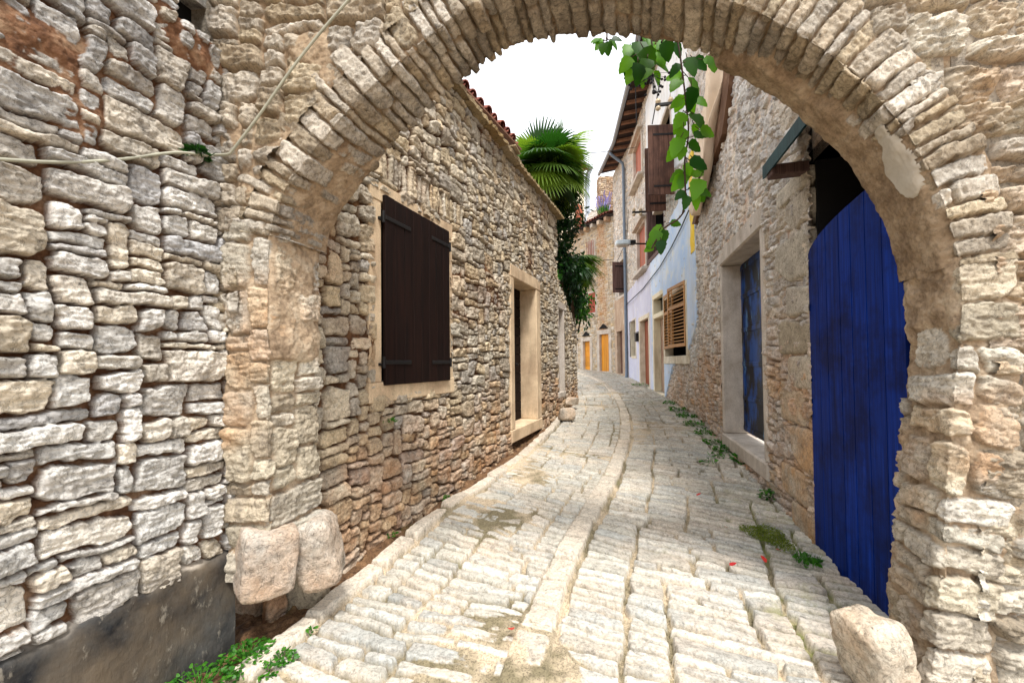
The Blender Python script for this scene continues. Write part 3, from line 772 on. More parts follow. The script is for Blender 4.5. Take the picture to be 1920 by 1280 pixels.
h = h+.030*n1-.045
st = sstep(.0, .4, fbm2(U*2, Q*2, 47, 3)+.1)
Pp, _, _ = band(us2, qs2, h, RL)
grid_obj('left_pier', Pp, colour(a, b, m, st), M['pier'], ar)
# --- right pier
RR = .28
us3 = np.arange(uR-.02, UMAX, .0068); qs3 = np.concatenate([np.arange(0, RR+LARCH+.06, .0066), np.arange(RR+LARCH+.06, RR+LARCH+.25, .012)])
lay3 = Layout(RR+LARCH+.4, 3.0, .025, (.18, .46), (.10, .26), 35, .25)
U, Q = np.meshgrid(us3, qs3); n1 = fbm2(U*2.2, Q*2.2, 54, 4); un = (U-uR)
pq = sstep(.0, .15, .45-un+.25*n1)*sstep(-.02, .08, Q-RR)
h, a, b, m = masonry(Q, U-uR, lay3, 305, warp=(.04, 1.3, .025, 5, .008, 24), joint=.004, depth=.046, prot=.008, relief=.026, mort=.018, mortn=.022, edge=.012, rnd=.010, incl=.2, chop=.4, mort_fn=np.maximum(.050*pq, .022*sstep(RR+LARCH-.10, RR+LARCH+.02, Q)))
h = h+.022*n1-.05
Pp, _, _ = band(us3, qs3, h, RR)
grid_obj('right_pier', Pp, colour(a, b, m, sstep(.1, .5, n1)), M['pier'], ar)
# --- wall faces on either side of the ring (front plane)
def face_panel(name, x0, x1, z0, z1, step, layout, seed, mat, inner, al, prm, mfn=0.0, back=0.0):
    xs = np.arange(x0, x1, step); zs_ = np.arange(z0, z1, step); X, Z = np.meshgrid(xs, zs_)
    h, a, b, m = masonry(X-x0, Z-z0, layout, seed, mort_fn=mfn(X, Z) if callable(mfn) else None, **prm)
    h = h+.02*fbm2(X*1.5, Z*1.5, seed, 3)-.045-back
    P_ = np.stack([X, y0f+TILT*X-h, Z], -1)
    # leave out what lies inside the ring
    xc = (xs[:-1]+xs[1:])/2; zc = (zs_[:-1]+zs_[1:])/2; XX, ZZ = np.meshgrid(xc, zc)
    uq = np.arange(0, UMAX, .03); ax, az, ox, oz = arch_curve(uq)
    keep = np.ones(XX.shape, bool)
    for q in range(len(uq)):
        rel = (XX-ax[q])*ox[q]+(ZZ-az[q])*oz[q]; tan = -(XX-ax[q])*oz[q]+(ZZ-az[q])*ox[q]
        keep &= ~((np.abs(tan) < .02) & (rel < inner(uq[q])) & (rel > -2.0))
    xl = np.interp(ZZ, az[:len(uq)//2][np.argsort(az[:len(uq)//2])], ax[:len(uq)//2][np.argsort(az[:len(uq)//2])])
    xr_i = np.argsort(az[len(uq)//2:]); xr = np.interp(ZZ, az[len(uq)//2:][xr_i], ax[len(uq)//2:][xr_i])
    keep &= ~((XX > xl) & (XX < xr) & (ZZ < az.max()))
    alv = al(X, Z)
    return grid_obj(name, P_, colour(a, b, m, alv), mat, ar, keep)
def inn(u): return RL-.10 if u < uL else (RV-.11 if u < uR else RR-.12)
layS = Layout(2.6, 3.2, .02, (.10, .30), (.06, .17), 37, .3, (.15, .2, .34, .14, .2))
face_panel('spandrel_wall', -1.66, .2, 1.7, 3.9, .0066, layS, 307, M['arch'], inn, lambda X, Z: .5*sstep(2.3, 3.0, 5.2-Z), dict(joint=.005, depth=.045, prot=.02, relief=.034, mort=.0, mortn=.018, edge=.015, rnd=.01, incl=.2, chop=.4),
           mfn=lambda X, Z: .04*sstep(.0, .2, fbm2(X*2, Z*2, 3, 4)+.9*np.exp(-((X+1.35)/.25)**2-((Z-2.55)/.35)**2)-.25))
layT = Layout(2.0, 5.2, .025, (.16, .48), (.09, .25), 39, .3, (.12, .3, .55, .2, .3))
face_panel('right_wall_face', 1.5, 3.0, -.2, 3.9, .0062, layT, 309, M['pier'], inn, back=.034, al=lambda X, Z: .6*sstep(.1, .5, fbm2(X*1.4, Z*1.4, 9, 3)), prm=dict(joint=.006, depth=.056, prot=.022, relief=.050, mort=.008, mortn=.020, edge=.018, rnd=.010, incl=.22, chop=.42, warp=(.06, 1.3, .03, 5, .009, 22)),
           mfn=lambda X, Z: .05*sstep(.0, .3, fbm2(X*1.6, Z*1.6, 13, 4)+.25*sstep(1.6, 2.2, Z)-.35))
# solid core of the arch wall
mb = MB()
def prism(pts_xz, d0, d1):
    V_ = []; n_ = len(pts_xz)
    for k in (d0, d1):
        for (x, z) in pts_xz: V_.append((x+DV.x*k, y0f+TILT*x+DV.y*k, z))
    F_ = [tuple(range(n_)), tuple(range(2*n_-1, n_-1, -1))]+[(i+n_, (i+1) % n_+n_, (i+1) % n_, i) for i in range(n_)]
    mb.add(V_, F_)
uq = np.linspace(0, UMAX, 60); ax, az, ox, oz = arch_curve(uq); off = .075
for i in range(len(uq)-1):
    p, q = (ax[i]+ox[i]*off, az[i]+oz[i]*off), (ax[i+1]+ox[i+1]*off, az[i+1]+oz[i+1]*off)
    f0, f1 = .16, .92
    if i == len(uq)//2: pass
    if az[i] > 2.3:
        prism([p, (p[0], 3.85), (q[0], 3.85), q] if p[0] < q[0] else [p, q, (q[0], 3.85), (p[0], 3.85)], f0, f1)
    elif i < 30: prism([(-1.9, p[1]), p, q, (-1.9, q[1])], f0, f1)
    else: prism([(3.4, p[1]), p, q, (3.4, q[1])][::-1], f0, f1)
zl = az[:30][az[:30] > 2.3][0] if (az[:30] > 2.3).any() else 2.3
prism([(-1.9, 2.2), (ax[0]-.05, 2.2), (ax[0]-.05, 3.85), (-1.9, 3.85)], .16, .92); prism([(ax[-1]+.22, 2.2), (3.4, 2.2), (3.4, 3.85), (ax[-1]+.22, 3.85)], .16, .92)
prism([(-1.9, -.3), (-1.42, -.3), (-1.42, .35), (-1.9, .35)], 1.2, 1.5)
mb.build('wall_core', M['arch'], ar)

# guard stones
def guard(name, label, c, size, seed, rot, rough=.10, facets=5, power=4.5, al=.6):
    mb = MB(); rock(mb, c, size, seed, rough, rot, 40, power, 0, (random.random(), .6, 1, al), facets)
    o = mb.build(name, M['pier' if seed == 14 else 'boulder'], None, True)
    me = o.data; me.transform(Matrix.Translation(-Vector((c[0], c[1], c[2]-size[2])))); o.location = (c[0], c[1], c[2]-size[2])
    return tag(o, label, 'guard stone')
p = on_front(484, 1058)
guard('guard_stone', 'squarish pale corner block jutting out at the foot of the left pier, front one', (p.x-.0, p.y+.07, p.z-.0), (.130, .126, .172), 5, (R(5), R(5), R(42)), .15, 0, 11, .6)
p = on_rear(600, 1022)
guard('guard_stone', 'rounded grey block with black lichen stain, beside the squarish corner block', (p.x+.035, p.y-.10, p.z+.02), (.116, .14, .195), 9, (R(4), R(-12), R(12)), .2, 0, 5, .5)
p = on_front(1652, 1252)
guard('guard_stone', 'low tan boulder standing on the paving at the foot of the right pier', (p.x+.01, p.y+.05, .13), (.105, .13, .18), 14, (0, R(-12), R(10)), .2, 1, 4.0, .8)

# ================================================================== LEFT HOUSE with the closed shutter
LH = Wall([(-1.512, 2.5), (-.503, 5.05), (1.0, 8.86)], 1)
CORN = 4.67
lh = thing('stone_house', 'tan rubble stone house on the left with one dark closed shutter and a slab cornice', 'house', (-.4, 5.0, 0))
W0 = LH.hit(690, 545)[0]; W1 = LH.hit(847, 545)[0]; WZ1 = LH.hit(690, 329)[1]; WZ0 = LH.hit(690, 757)[1]
D0 = LH.hit(955, 660)[0]; D1 = LH.hit(1012, 660)[0]; DZ1 = LH.hit(955, 494)[1]; DZ0 = LH.hit(957, 831)[1]
us = spaced(LH, 0, LH.L, 1.15, .007, .022); zs = np.arange(-.12, CORN+.02, .0088)
U, V = np.meshgrid(us, zs)
lay = Layout(LH.L+.3, 5.2, .0175, (.10, .32), (.05, .15), 41, .3, (.22, .22, .44, .15, .26))
n1 = fbm2(U*1.2, V*1.2, 140, 4)
h, a, b, m = masonry(U, V+.12, lay, 401, joint=.004, depth=.038, prot=.016, relief=.022, mort=-.014, mortn=.016, edge=.010, rnd=.008, incl=.20, chop=.42, warp=(.06, 1.2, .03, 4.5, .007, 26),
                     mort_fn=.05*sstep(.1, .5, n1))
h = h+.02*n1
# soldier course over the window
sold = (U > W0-.05) & (U < W1+.25) & (V > WZ1+.05) & (V < WZ1+.30)
layq = Layout(3, .3, .015, (.05, .10), (.26, .28), 43)
hq, aq, bq, mq = masonry(U[sold]-W0+.1, V[sold]-WZ1-.05+.03*np.sin((U[sold]-W0)*2), layq, 403, joint=.010, depth=.04, prot=.014, relief=.02, edge=.016, rnd=.008, warp=(.01, 1.3, .012, 6, .004, 30))
h[sold] = hq; a[sold] = aq; b[sold] = bq; m[sold] = mq
# projecting string course under the eaves
sc = .05*np.exp(-((V-(CORN-.62))/.05)**2)
h = h+sc*(.6+.4*n1)
ochre = sstep(.1, 1.0, 1.45-V+.5*n1+.05*U)*.8
ochre = np.maximum(ochre, .35*sstep(.0, .4, n1))
holesL = [(W0+.06, W1-.06, WZ0+.06, WZ1-.06), (D0+.05, D1-.05, DZ0-.3, DZ1-.05)]
grid_obj('rubble_wall', LH.grid(us, zs, h-.02), colour(a, b, m, ochre), M['house'], lh, cellmask(us, zs, holesL))
backing(LH, .02, LH.L-.01, -.3, CORN, -.62, -.13, M['house'], lh, holes=holesL)
# cornice of flat slabs
mb = MB(); rs = random.Random(4); s0 = .0
while s0 < LH.L-.05:
    ln = rs.uniform(.45, .95); e = min(s0+ln, LH.L+.12); c = (s0+e)/2; mm = LH.M(min(c, LH.L-.01))
    k = rs.uniform(-.02, .02); th = rs.uniform(.05, .075); z0 = CORN+rs.uniform(-.01, .014)
    bmv = []
    nx_ = 14
    for lev in (0, 1):
        for yy in (0, 1, 2, 3):
            for i in range(nx_+1):
                x = (s0-c)+(e-s0-.012)*i/nx_
                y = (-.45, -.1, .09, .13+k+.02*math.sin(i*1.3+s0*7)*.5+rs.uniform(-.008, .008))[yy]
                bmv.append(mm @ Vector((x, y, z0+lev*th+rs.uniform(-.004, .004)-(.012 if (yy == 3 and lev == 1) else 0))))
    n_ = nx_+1; F = []
    def I(l, y, i): return l*4*n_+y*n_+i
    for y in range(3):
        for i in range(nx_): F.append((I(1, y, i), I(1, y, i+1), I(1, y+1, i+1), I(1, y+1, i))); F.append((I(0, y, i), I(0, y+1, i), I(0, y+1, i+1), I(0, y, i+1)))
    for i in range(nx_): F.append((I(0, 3, i), I(1, 3, i), I(1, 3, i+1), I(0, 3, i+1))); F.append((I(0, 0, i), I(0, 0, i+1), I(1, 0, i+1), I(1, 0, i)))
    for y in range(3): F.append((I(0, y, 0), I(1, y, 0), I(1, y+1, 0), I(0, y+1, 0))); F.append((I(0, y, nx_), I(0, y+1, nx_), I(1, y+1, nx_), I(1, y, nx_)))
    mb.add(bmv, F, 0, (rs.random(), rs.random(), 1, rs.random()))
    if rs.random() < .5: mb.box(mm @ Matrix.Rotation(rs.uniform(-.1, .1), 4, 'Z'), (-.15, -.2, z0+th+.003), (.12, .19+k, z0+th+.03), 0, .006)
    s0 = e
mb.build('cornice', M['slab'], lh)
mb = MB(); mb.box(Matrix.Identity(4), (-2.0, 3.0, CORN-.3), (-1.9, 3.1, CORN-.2))
# window: stone surround and boarded shutter
wf = thing('w', None, None); bpy.data.objects.remove(wf)
i0, i1, iz0, iz1 = frame(LH, W0, W1, WZ0, WZ1, .155, .17, .17, .10, .012, M['frame_warm'], lh, 'window_frame', .008)
S0 = LH.hit(714, 545)[0]; S1 = LH.hit(836, 545)[0]; SZ1 = LH.hit(714, 366)[1]; SZ0 = LH.hit(714, 723)[1]
recess(LH, i0, i1, iz0, iz1, .35, lh, name='window_recess')
sh = planks(LH, S0, S1, SZ0, SZ1, .016, .034, 8, M['dark_wood'], lh, 'shutter', .007)
mm = LH.M((S0+S1)/2); hw_ = (S1-S0)/2
for (zz, sg) in ((SZ1-.20, -1), (SZ0+.20, -1), (SZ1-.17, 1), (SZ0+.20, 1)):
    mb = MB(); xa = sg*hw_; xb = sg*(hw_-.36)
    mb.box(mm, (min(xa, xb), .050, zz-.018), (max(xa, xb), .058, zz+.018), 0, .003)
    mb.tube([mm @ Vector((xa+sg*.018, .045, zz-.05)), mm @ Vector((xa+sg*.018, .045, zz+.05))], .014, 8)
    mb.box(mm, (min(xa+sg*.05, xa+sg*.01), .012, zz-.03), (max(xa+sg*.05, xa+sg*.01), .035, zz-.005))
    mb.build('hinge', M['iron'], sh)
# door in its deep stone surround
i0, i1, iz0, iz1 = frame(LH, D0, D1, DZ0, DZ1, .16, .20, .20, .34, .03, M['frame_warm'], lh, 'door_frame', .014, wo=.26)
dl = planks(LH, i0, i1, iz0, iz1, -.34, .05, 14, M['dark_wood'], lh, 'door', .01, horiz=True)
mb = MB(); mb.tube([LH.M((i0+i1)/2) @ Vector((.3, -.28, iz0+1.0)), LH.M((i0+i1)/2) @ Vector((.3, -.24, iz0+1.0))], .025, 10); mb.build('handle', M['iron'], dl)
# tiled roof set back behind the cornice
def tile_roof(mb, A, B, up, run, slope, pitch=.19, mi=0, rows=None, over=0.0, seed=1):
    """barrel tiles: eave from A to B (Vectors), climbing along horizontal dir `up` for `run` metres"""
    rs = random.Random(seed); d = (B-A); L = d.length; d.normalize(); n = int(L/pitch)
    upv = (Vector((up.x, up.y, 0)).normalized()*math.cos(slope)+Vector((0, 0, math.sin(slope)))); nn = d.cross(upv)
    if nn.z < 0: nn = -nn
    rl = .38; nr = max(1, int(run/math.cos(slope)/rl))
    for r in range(nr):
        for i in range(n):
            c0 = (rs.random(), rs.random(), 1, 0); jit = rs.uniform(-.02, .02)
            base = A+d*((i+.5)*pitch)+upv*(r*rl+jit)
            for kind in (0, 1):
                V_ = []; F_ = []; q = 6
                for e, rad in ((0, .075), (rl+.06, .060)):
                    for k in range(q+1):
                        t = math.pi*k/q
                        off = d*(math.cos(t)*rad)+nn*(math.sin(t)*rad*.9 if kind == 0 else -math.sin(t)*rad*.6+.02)
                        sh_ = d*(pitch*.5) if kind else Vector((0, 0, 0))
                        V_.append(base+upv*e+off+sh_+nn*(.045-.012*(e > 0)))
                m_ = q+1
                for k in range(q): F_.append((k, k+1, m_+k+1, m_+k))
                # thickness at the eave end
                if r == 0:
                    o_ = len(V_)
                    for k in range(m_): V_.append(V_[k]-nn*.016+upv*.001)
                    for k in range(q): F_.append((k+1, k, o_+k, o_+k+1))
                mb.add(V_, F_, mi, c0)
rh = thing('tiled_house', 'reddish barrel tiled roof showing above the slab cornice on the left', 'house', (-1.5, 6.5, 0))
A = at(866, 150, 4.75)+Vector((-.62, -1.01, 0)); B = at(976, 262, 6.45); B.z = A.z = 4.93
dAB = (B-A).normalized(); upd = Vector((-dAB.y, dAB.x, 0))
mb = MB(); tile_roof(mb, A, B, upd, 2.4, R(17), seed=3); mb.build('roof', M['tile'], rh, True)
mb = MB(); mid = (A+B)/2; mm = Matrix(((dAB.x, upd.x, 0, mid.x), (dAB.y, upd.y, 0, mid.y), (0, 0, 1, 0), (0, 0, 0, 1))); hl = (B-A).length/2
mb.box(mm, (-hl, .12, 4.3), (hl-.02, 2.6, 4.90)); mb.build('wall', M['white_plaster'], rh)
mb = MB()
V_ = [mm @ Vector(p) for p in ((-hl, -.02, 4.905), (hl, -.02, 4.905), (hl, 2.4, 4.905+2.4*math.tan(R(17))), (-hl, 2.4, 4.905+2.4*math.tan(R(17))), (-hl, -.02, 4.93), (hl, -.02, 4.93), (hl, 2.4, 4.93+2.4*math.tan(R(17))), (-hl, 2.4, 4.93+2.4*math.tan(R(17))))]
mb.add(V_, [(0, 3, 2, 1), (4, 5, 6, 7), (0, 1, 5, 4), (1, 2, 6, 5), (2, 3, 7, 6), (3, 0, 4, 7)]); mb.build('roof_deck', M['timber'], rh)

# ================================================================== GARDEN WALL beyond the house
GW = Wall([(1.0, 8.86), (1.74, 10.95), (1.80, 11.6)], 1)
gw = thing('garden_wall', 'lower rubble wall with a blocked doorway, overhung by dark foliage', 'wall', (1.35, 9.9, .35))
us = np.arange(0, GW.L, .014); zs = np.arange(0, 3.6, .016); U, V = np.meshgrid(us, zs)
lay = Layout(GW.L+.3, 4, .02, (.09, .26), (.05, .14), 51, .3, (.15, .2, .36, .14, .22))
h, a, b, m = masonry(U, V, lay, 501, joint=.012, depth=.04, prot=.016, relief=.02, mort=.0, mortn=.012, edge=.02)
gz = lambda u: 3.42-.95*np.clip(u/2.0, 0, 1)
G0 = GW.hit(1045, 660)[0]; G1 = GW.hit(1058, 660)[0]; GZ1 = GW.hit(1050, 566)[1]; GZ0 = GW.hit(1050, 745)[1]
kp = cellmask(us, zs, [(G0+.04, G1-.04, GZ0, GZ1-.04)]) & (((zs[:-1]+zs[1:])/2)[:, None] < (gz((us[:-1]+us[1:])/2)+.05*fbm2(us[:-1]*3, us[:-1]*0, 4, 3))[None, :])
grid_obj('rubble_wall', GW.grid(us, zs, h-.02), colour(a, b, m, sstep(.2, 1.2, 1.6-V)), M['house'], gw, kp)
mb = MB()
for k in range(12):
    a_ = GW.L*k/12; b_ = GW.L*(k+1)/12; c_ = (a_+b_)/2
    if b_ < G0+.05 or a_ > G1-.05: mb.box(GW.M(c_), (a_-c_, -.42, 0), (b_-c_, -.03, float(gz(c_))-.05))
    else: mb.box(GW.M(c_), (a_-c_, -.42, 0), (b_-c_, -.24, float(gz(c_))-.05)); mb.box(GW.M(c_), (a_-c_, -.24, GZ1), (b_-c_, -.03, float(gz(c_))-.05))
mb.build('wall_core', M['house'], gw)
i0, i1, iz0, iz1 = frame(GW, G0, G1, GZ0, GZ1, .12, .16, .12, .22, .02, M['frame_grey'], gw, 'door_frame')
planks(GW, i0, i1, iz0, iz1, -.2, .04, 5, M['grey_wood'], gw, 'door')
for (px, py, sz, rot, lab) in ((1062, 778, (.17, .15, .13), 10, 'round pale stone with moss at the foot of the garden wall'), (1066, 758, (.24, .2, .09), 25, 'flat step block on top of the stones by the garden wall'), (1048, 748, (.24, .16, .12), 60, 'doorstep block below the blocked doorway')):
    g = ground_pt(px, py+8); mb = MB(); c = (g.x, g.y, g.z+sz[2]*.9+(.10 if 'flat' in lab else 0)); rock(mb, c, sz, int(px), .1, (0, 0, R(rot)), 14, 4.5, 0, (.5, .6, 1, .5), 3)
    tag(mb.build('stone_block', M['block'], None, True), lab, 'stone block')

# ================================================================== RIGHT: house with the blue gate
RW = Wall([(1.94, 1.3), (3.83, 8.3)], -1)
rw = thing('gate_house', 'pale mortared rubble house on the right with the blue arched gate', 'house', (2.9, 4.9, 0))
QJ = RW.hit(1527, 700)[0]                              # edge of the gate opening
GTOP = RW.hit(1520, 300)[1]
E0, E1, EZ0, EZ1 = RW.hit(1440, 680)[0], RW.hit(1356, 680)[0], RW.hit(1434, 862)[1], RW.hit(1418, 438)[1]
us = spaced(RW, QJ-.02, RW.L, 1.2, .009, .022); zs = np.concatenate([np.arange(-.2, 5.2, .0105), np.arange(5.2, 8.2, .02)])
U, V = np.meshgrid(us, zs); n1 = fbm2(U*1.1, V*1.1, 150, 4)
lay = Layout(RW.L+.3, 8.8, .02, (.10, .28), (.05, .15), 61, .3, (.2, .2, .38, .14, .24))
up = sstep(1.3, 2.1, V+.4*n1)
h, a, b, m = masonry(U, V+.2, lay, 601, joint=.005, depth=.036, prot=.016, relief=.028, mort=-.026, mortn=.016, edge=.010, rnd=.008, incl=.20, chop=.42, warp=(.06, 1.2, .035, 4.5, .008, 24), mort_fn=up*(.040+.040*n1))
E0o, E1o = E0-.0, E1+.0
holesR = [(E0+.04, E1-.04, EZ0-.06, EZ1+.10)]
grid_obj('rubble_wall', RW.grid(us, zs, h-.02+.015*n1), colour(a, b, m, np.clip(1.15-up+.2*sstep(.1, .5, n1), 0, 1)), M['right'], rw, cellmask(us, zs, holesR))
backing(RW, QJ, RW.L, -.3, 8.2, -.7, -.13, M['right'], rw, holes=holesR)
backing(RW, 1.08, QJ, GTOP, 8.2, -.7, -.03, M['right'], rw, 'wall_over_gate')
# quoins beside the gate
mb = MB(); z = -.15; rs = random.Random(12); k = 0
while z < GTOP-.05:
    hh = rs.uniform(.30, .44); wd = (.72 if k % 2 else .46)+rs.uniform(-.03, .05); z1 = min(z+hh, GTOP)
    mm = RW.M(QJ); c = mm @ Vector((wd/2, -.10, (z+z1)/2))
    d = RW.p[1]-RW.p[0]; rock(mb, c, (wd/2-.004, .135, (z1-z)/2-.006), 60+k, .05, (0, 0, math.atan2(d.y, d.x)), 22, 9, 0, (rs.random(), rs.uniform(.4, .9), 1, float(np.clip(1.5-z, 0, 1))), 2)
    z = z1; k += 1
mb.build('quoins', M['block'], rw, True)
# door with blue paint
mb = MB()
i0, i1, iz0, iz1 = frame(RW, E0, E1, EZ0-.2, EZ1+.24, .10, .24, .2, .34, .03, M['frame_grey'], rw, 'door_frame', .02, wo=.07)
bd = planks(RW, i0, i1, iz0+.05, iz1, -.30, .04, 1, M['blue_worn'], rw, 'door', .012)
mb = MB(); mm = RW.M((i0+i1)/2); hw_ = (i1-i0)/2
for f in (.02, .2, .40, .60, .80, .97):
    zz = iz0+.05+(iz1-iz0-.05)*f; mb.box(mm, (-hw_, -.262, zz-.035), (hw_, -.247, zz+.035), 0, .006)
for x in (-hw_+.06, 0, hw_-.06): mb.box(mm, (x-.05, -.262, iz0+.06), (x+.05, -.250, iz1-.02), 0, .006)
mb.build('door_rail', M['blue_worn'], bd)
# the blue gate leaf: arched planks
gl = MB(); GA = QJ+.0; z_base = RW.hit(1534, 1036)[1]
sB = RW.hit(1640, 700)[0]; zA = RW.hit(1521, 470)[1]; zB = RW.hit(1640, 357)[1]
pw_ = .165; nP = 8; mm = RW.M(QJ)
span = 2*(QJ-sB)*.98
def topz(x):                                           # leaf top is an arc rising away from the jamb
    t = np.clip(x/1.45, 0, 1); return zA-.05+(zB-zA+.10)*math.sqrt(max(0, 1-(1-t)**2))
edges = [0]
while edges[-1] < 1.0: edges.append(edges[-1]+random.choice((.15, .17, .13, .19)))
for xa, xb in zip(edges, edges[1:]):
    n_ = 5; V_ = []; dn = random.uniform(-.002, .002)
    for y in (-.012+dn, .026+dn):
        for i in range(n_+1):
            x = xa+.004+(xb-xa-.008)*i/n_; V_ += [mm @ Vector((-x, y, z_base+.01)), mm @ Vector((-x, y, topz(x)))]
    F = []; o = 2*(n_+1)
    for i in range(n_):
        F.append((o+2*i, o+2*i+1, o+2*i+3, o+2*i+2)); F.append((2*i, 2*i+2, 2*i+3, 2*i+1)); F.append((2*i+1, 2*i+3, o+2*i+3, o+2*i+1))
    F.append((0, 1, o+1, o)); F.append((2*n_, o+2*n_, o+2*n_+1, 2*n_+1))
    gl.add(V_, F)
gl.build('gate', M['blue_gate'], rw)
for zl_ in (.25, 1.6): mb = MB(); mb.box(mm, (-1.05, -.035, z_base+zl_), (-.02, -.016, z_base+zl_+.15)); mb.build('gate_ledger', M['blue_gate'], rw)
mb = MB(); e = .05                                      # dark room behind the gate; its jamb side paints shade over the stone reveal
for a_, b_ in (((-1.0, -2.4, -.3), (.1, -2.3, GTOP+.1)), ((-.016, -2.3, -.3), (.012, -.045, GTOP+.1)), ((-1.0, -2.3, GTOP), (.1, -.03, GTOP+.1)), ((-1.0, -2.3, -.4), (.1, .0, -.06)), ((-1.1, -2.4, -.3), (-1.0, -.03, GTOP+.1))): mb.box(mm, a_, b_)
mb.build('gateway_interior_shade', M['dark'], rw)
mb = MB(); mb.box(mm, (-1.1, -.05, -.1), (-.0, .03, z_base+.0), 0, .01); mb.build('gate_sill', M['frame_grey'], rw)
# little canopy above the gate
cp = thing('gate_canopy', 'small teal edged wooden canopy on a beam above the blue gate', 'canopy', tuple(RW.M(QJ) @ Vector((0, 0, GTOP))))
mb = MB(); zc = GTOP-.02
def slab(mb, m, x0, x1, y0, y1, za, zb, th):
    V_ = [m @ Vector(p) for p in ((x0, y0, za), (x1, y0, za), (x1, y1, zb), (x0, y1, zb), (x0, y0, za+th), (x1, y0, za+th), (x1, y1, zb+th), (x0, y1, zb+th))]
    mb.add(V_, [(0, 3, 2, 1), (4, 5, 6, 7), (0, 1, 5, 4), (1, 2, 6, 5), (2, 3, 7, 6), (3, 0, 4, 7)])
for k in range(5):
    slab(mb, mm, -1.0, .16, k*.052+.002, (k+1)*.052, zc+.34-.055*k, zc+.34-.055*(k+1), .022)
mb.build('roof_board', M['timber'], cp)
mb = MB(); slab(mb, mm, -1.0, .18, .262, .29, zc+.0, zc-.015, .115); mb.build('teal_fascia', M['teal_plank'], cp)
mb = MB(); mb.box(mm, (-.02, .0, zc-.06), (.10, .28, zc+.03), 0, .008); mb.build('beam', M['grey_wood'], cp)
# brown stained edge strip and the cream cloth hanging at the house corner
mb = MB(); mm2 = RW.M(RW.L-.1)
strip = [((1338, 100), (1384, 100)), ((1340, 180), (1374, 180)), ((1334, 250), (1366, 250)), ((1326, 320), (1338, 320)), ((1313, 380), (1322, 380)), ((1306, 420), (1310, 420))]
pl_ = []
for a_, b_ in strip:
    for q in (b_, a_):
        s_, z_, _ = RW.hit(*q); p = RW.pt(min(s_, RW.L-.02), .07+.02*random.random()); pl_.append((p.x, p.y, z_))
F = [(2*i, 2*i+1, 2*i+3, 2*i+2) for i in range(len(strip)-1)]
nb_ = len(pl_); nv = [RW.pt(0, 0)-RW.pt(0, .16)]
pl_ += [(x+nv[0].x, y+nv[0].y, z) for x, y, z in pl_]
F += [tuple(i+nb_ for i in f[::-1]) for f in F]+[(2*i, 2*i+2, 2*i+2+nb_, 2*i+nb_) for i in range(len(strip)-1)]+[(2*i+3, 2*i+1, 2*i+1+nb_, 2*i+3+nb_) for i in range(len(strip)-1)]
mb.add(pl_, F); mb.build('brown_rendered_edge', plaster('brown_stained_render', (112, 84, 64), (92, 66, 50), (140, 112, 92), (70, 52, 42), amt=.7), rw)

# ================================================================== RIGHT: tall painted house
TH = Wall([(3.83, 8.3), (4.46, 12.1), (4.98, 16.6), (4.98, 19.5)], -1)
EAVE = 10.55
th = thing('painted_house', 'tall house on the right, pale blue limewash below bare rubble, behind the hanging vine', 'house', (4.4, 12.5, .6))
feats = {}
def tr(x0, x1, yt, yb, xm=None): return TH.rect(x0, x1, yt, yb, xm)
F_louv = tr(1246, 1291, 553, 682); F_door2 = tr(1226, 1247, 547, 748, 1236); F_door1 = tr(1200, 1220, 590, 732, 1210); F_slit = tr(1181, 1194, 598, 672, 1188)
F_or1 = tr(1195, 1214, 418, 512, 1204); F_or2 = tr(1188, 1206, 258, 345, 1197); F_near = tr(1214, 1246, 360, 482, 1230); F_shut = tr(1222, 1262, 225, 372, 1242)
F_far = tr(1160, 1176, 480, 556, 1170); F_bdoor = tr(1157, 1170, 615, 704, 1163); F_top = tr(1176, 1186, 300, 345, 1180)
def louv_fix():
    a, b, c, d = F_louv
    return a, b, TH.hit(1268, 682)[1], TH.hit(1268, 540)[1]
F_louv = louv_fix()
inner = lambda f, i=.06: (f[0]+i, f[1]-i, f[2]+i, f[3]-i)
holesT = [inner(f) for f in (F_louv, F_door2, F_door1, F_slit, F_or1, F_or2, F_near, F_shut, F_far, F_bdoor)]
us = np.arange(0, TH.L, .026); us[-1] = TH.L; zs = np.arange(.2, EAVE, .021); U, V = np.meshgrid(us, zs)
lay = Layout(TH.L+.3, 11, .025, (.10, .32), (.06, .17), 71, .3, (.2, .25, .42, .16, .26))
n1 = fbm2(U*1.1, V*1.1, 170, 4)
h, a, b, m = masonry(U, V, lay, 701, joint=.010, depth=.034, prot=.014, relief=.024, mort=.002, mortn=.012, edge=.02, rnd=.01, incl=.2, chop=.4, warp=(.06, 1.2, .03, 4.5, .006, 20), mort_fn=.018*sstep(-.1, .4, n1)*sstep(1.5, 2.5, V))
grid_obj('rubble_wall', TH.grid(us, zs, h-.036), colour(a, b, m, sstep(.3, 1.3, 2.0-V+.5*n1)), M['right'], th, cellmask(us, zs, holesT))
backing(TH, 0, TH.L, 0, EAVE, -.6, -.05, M['white_plaster'], th, holes=holesT)
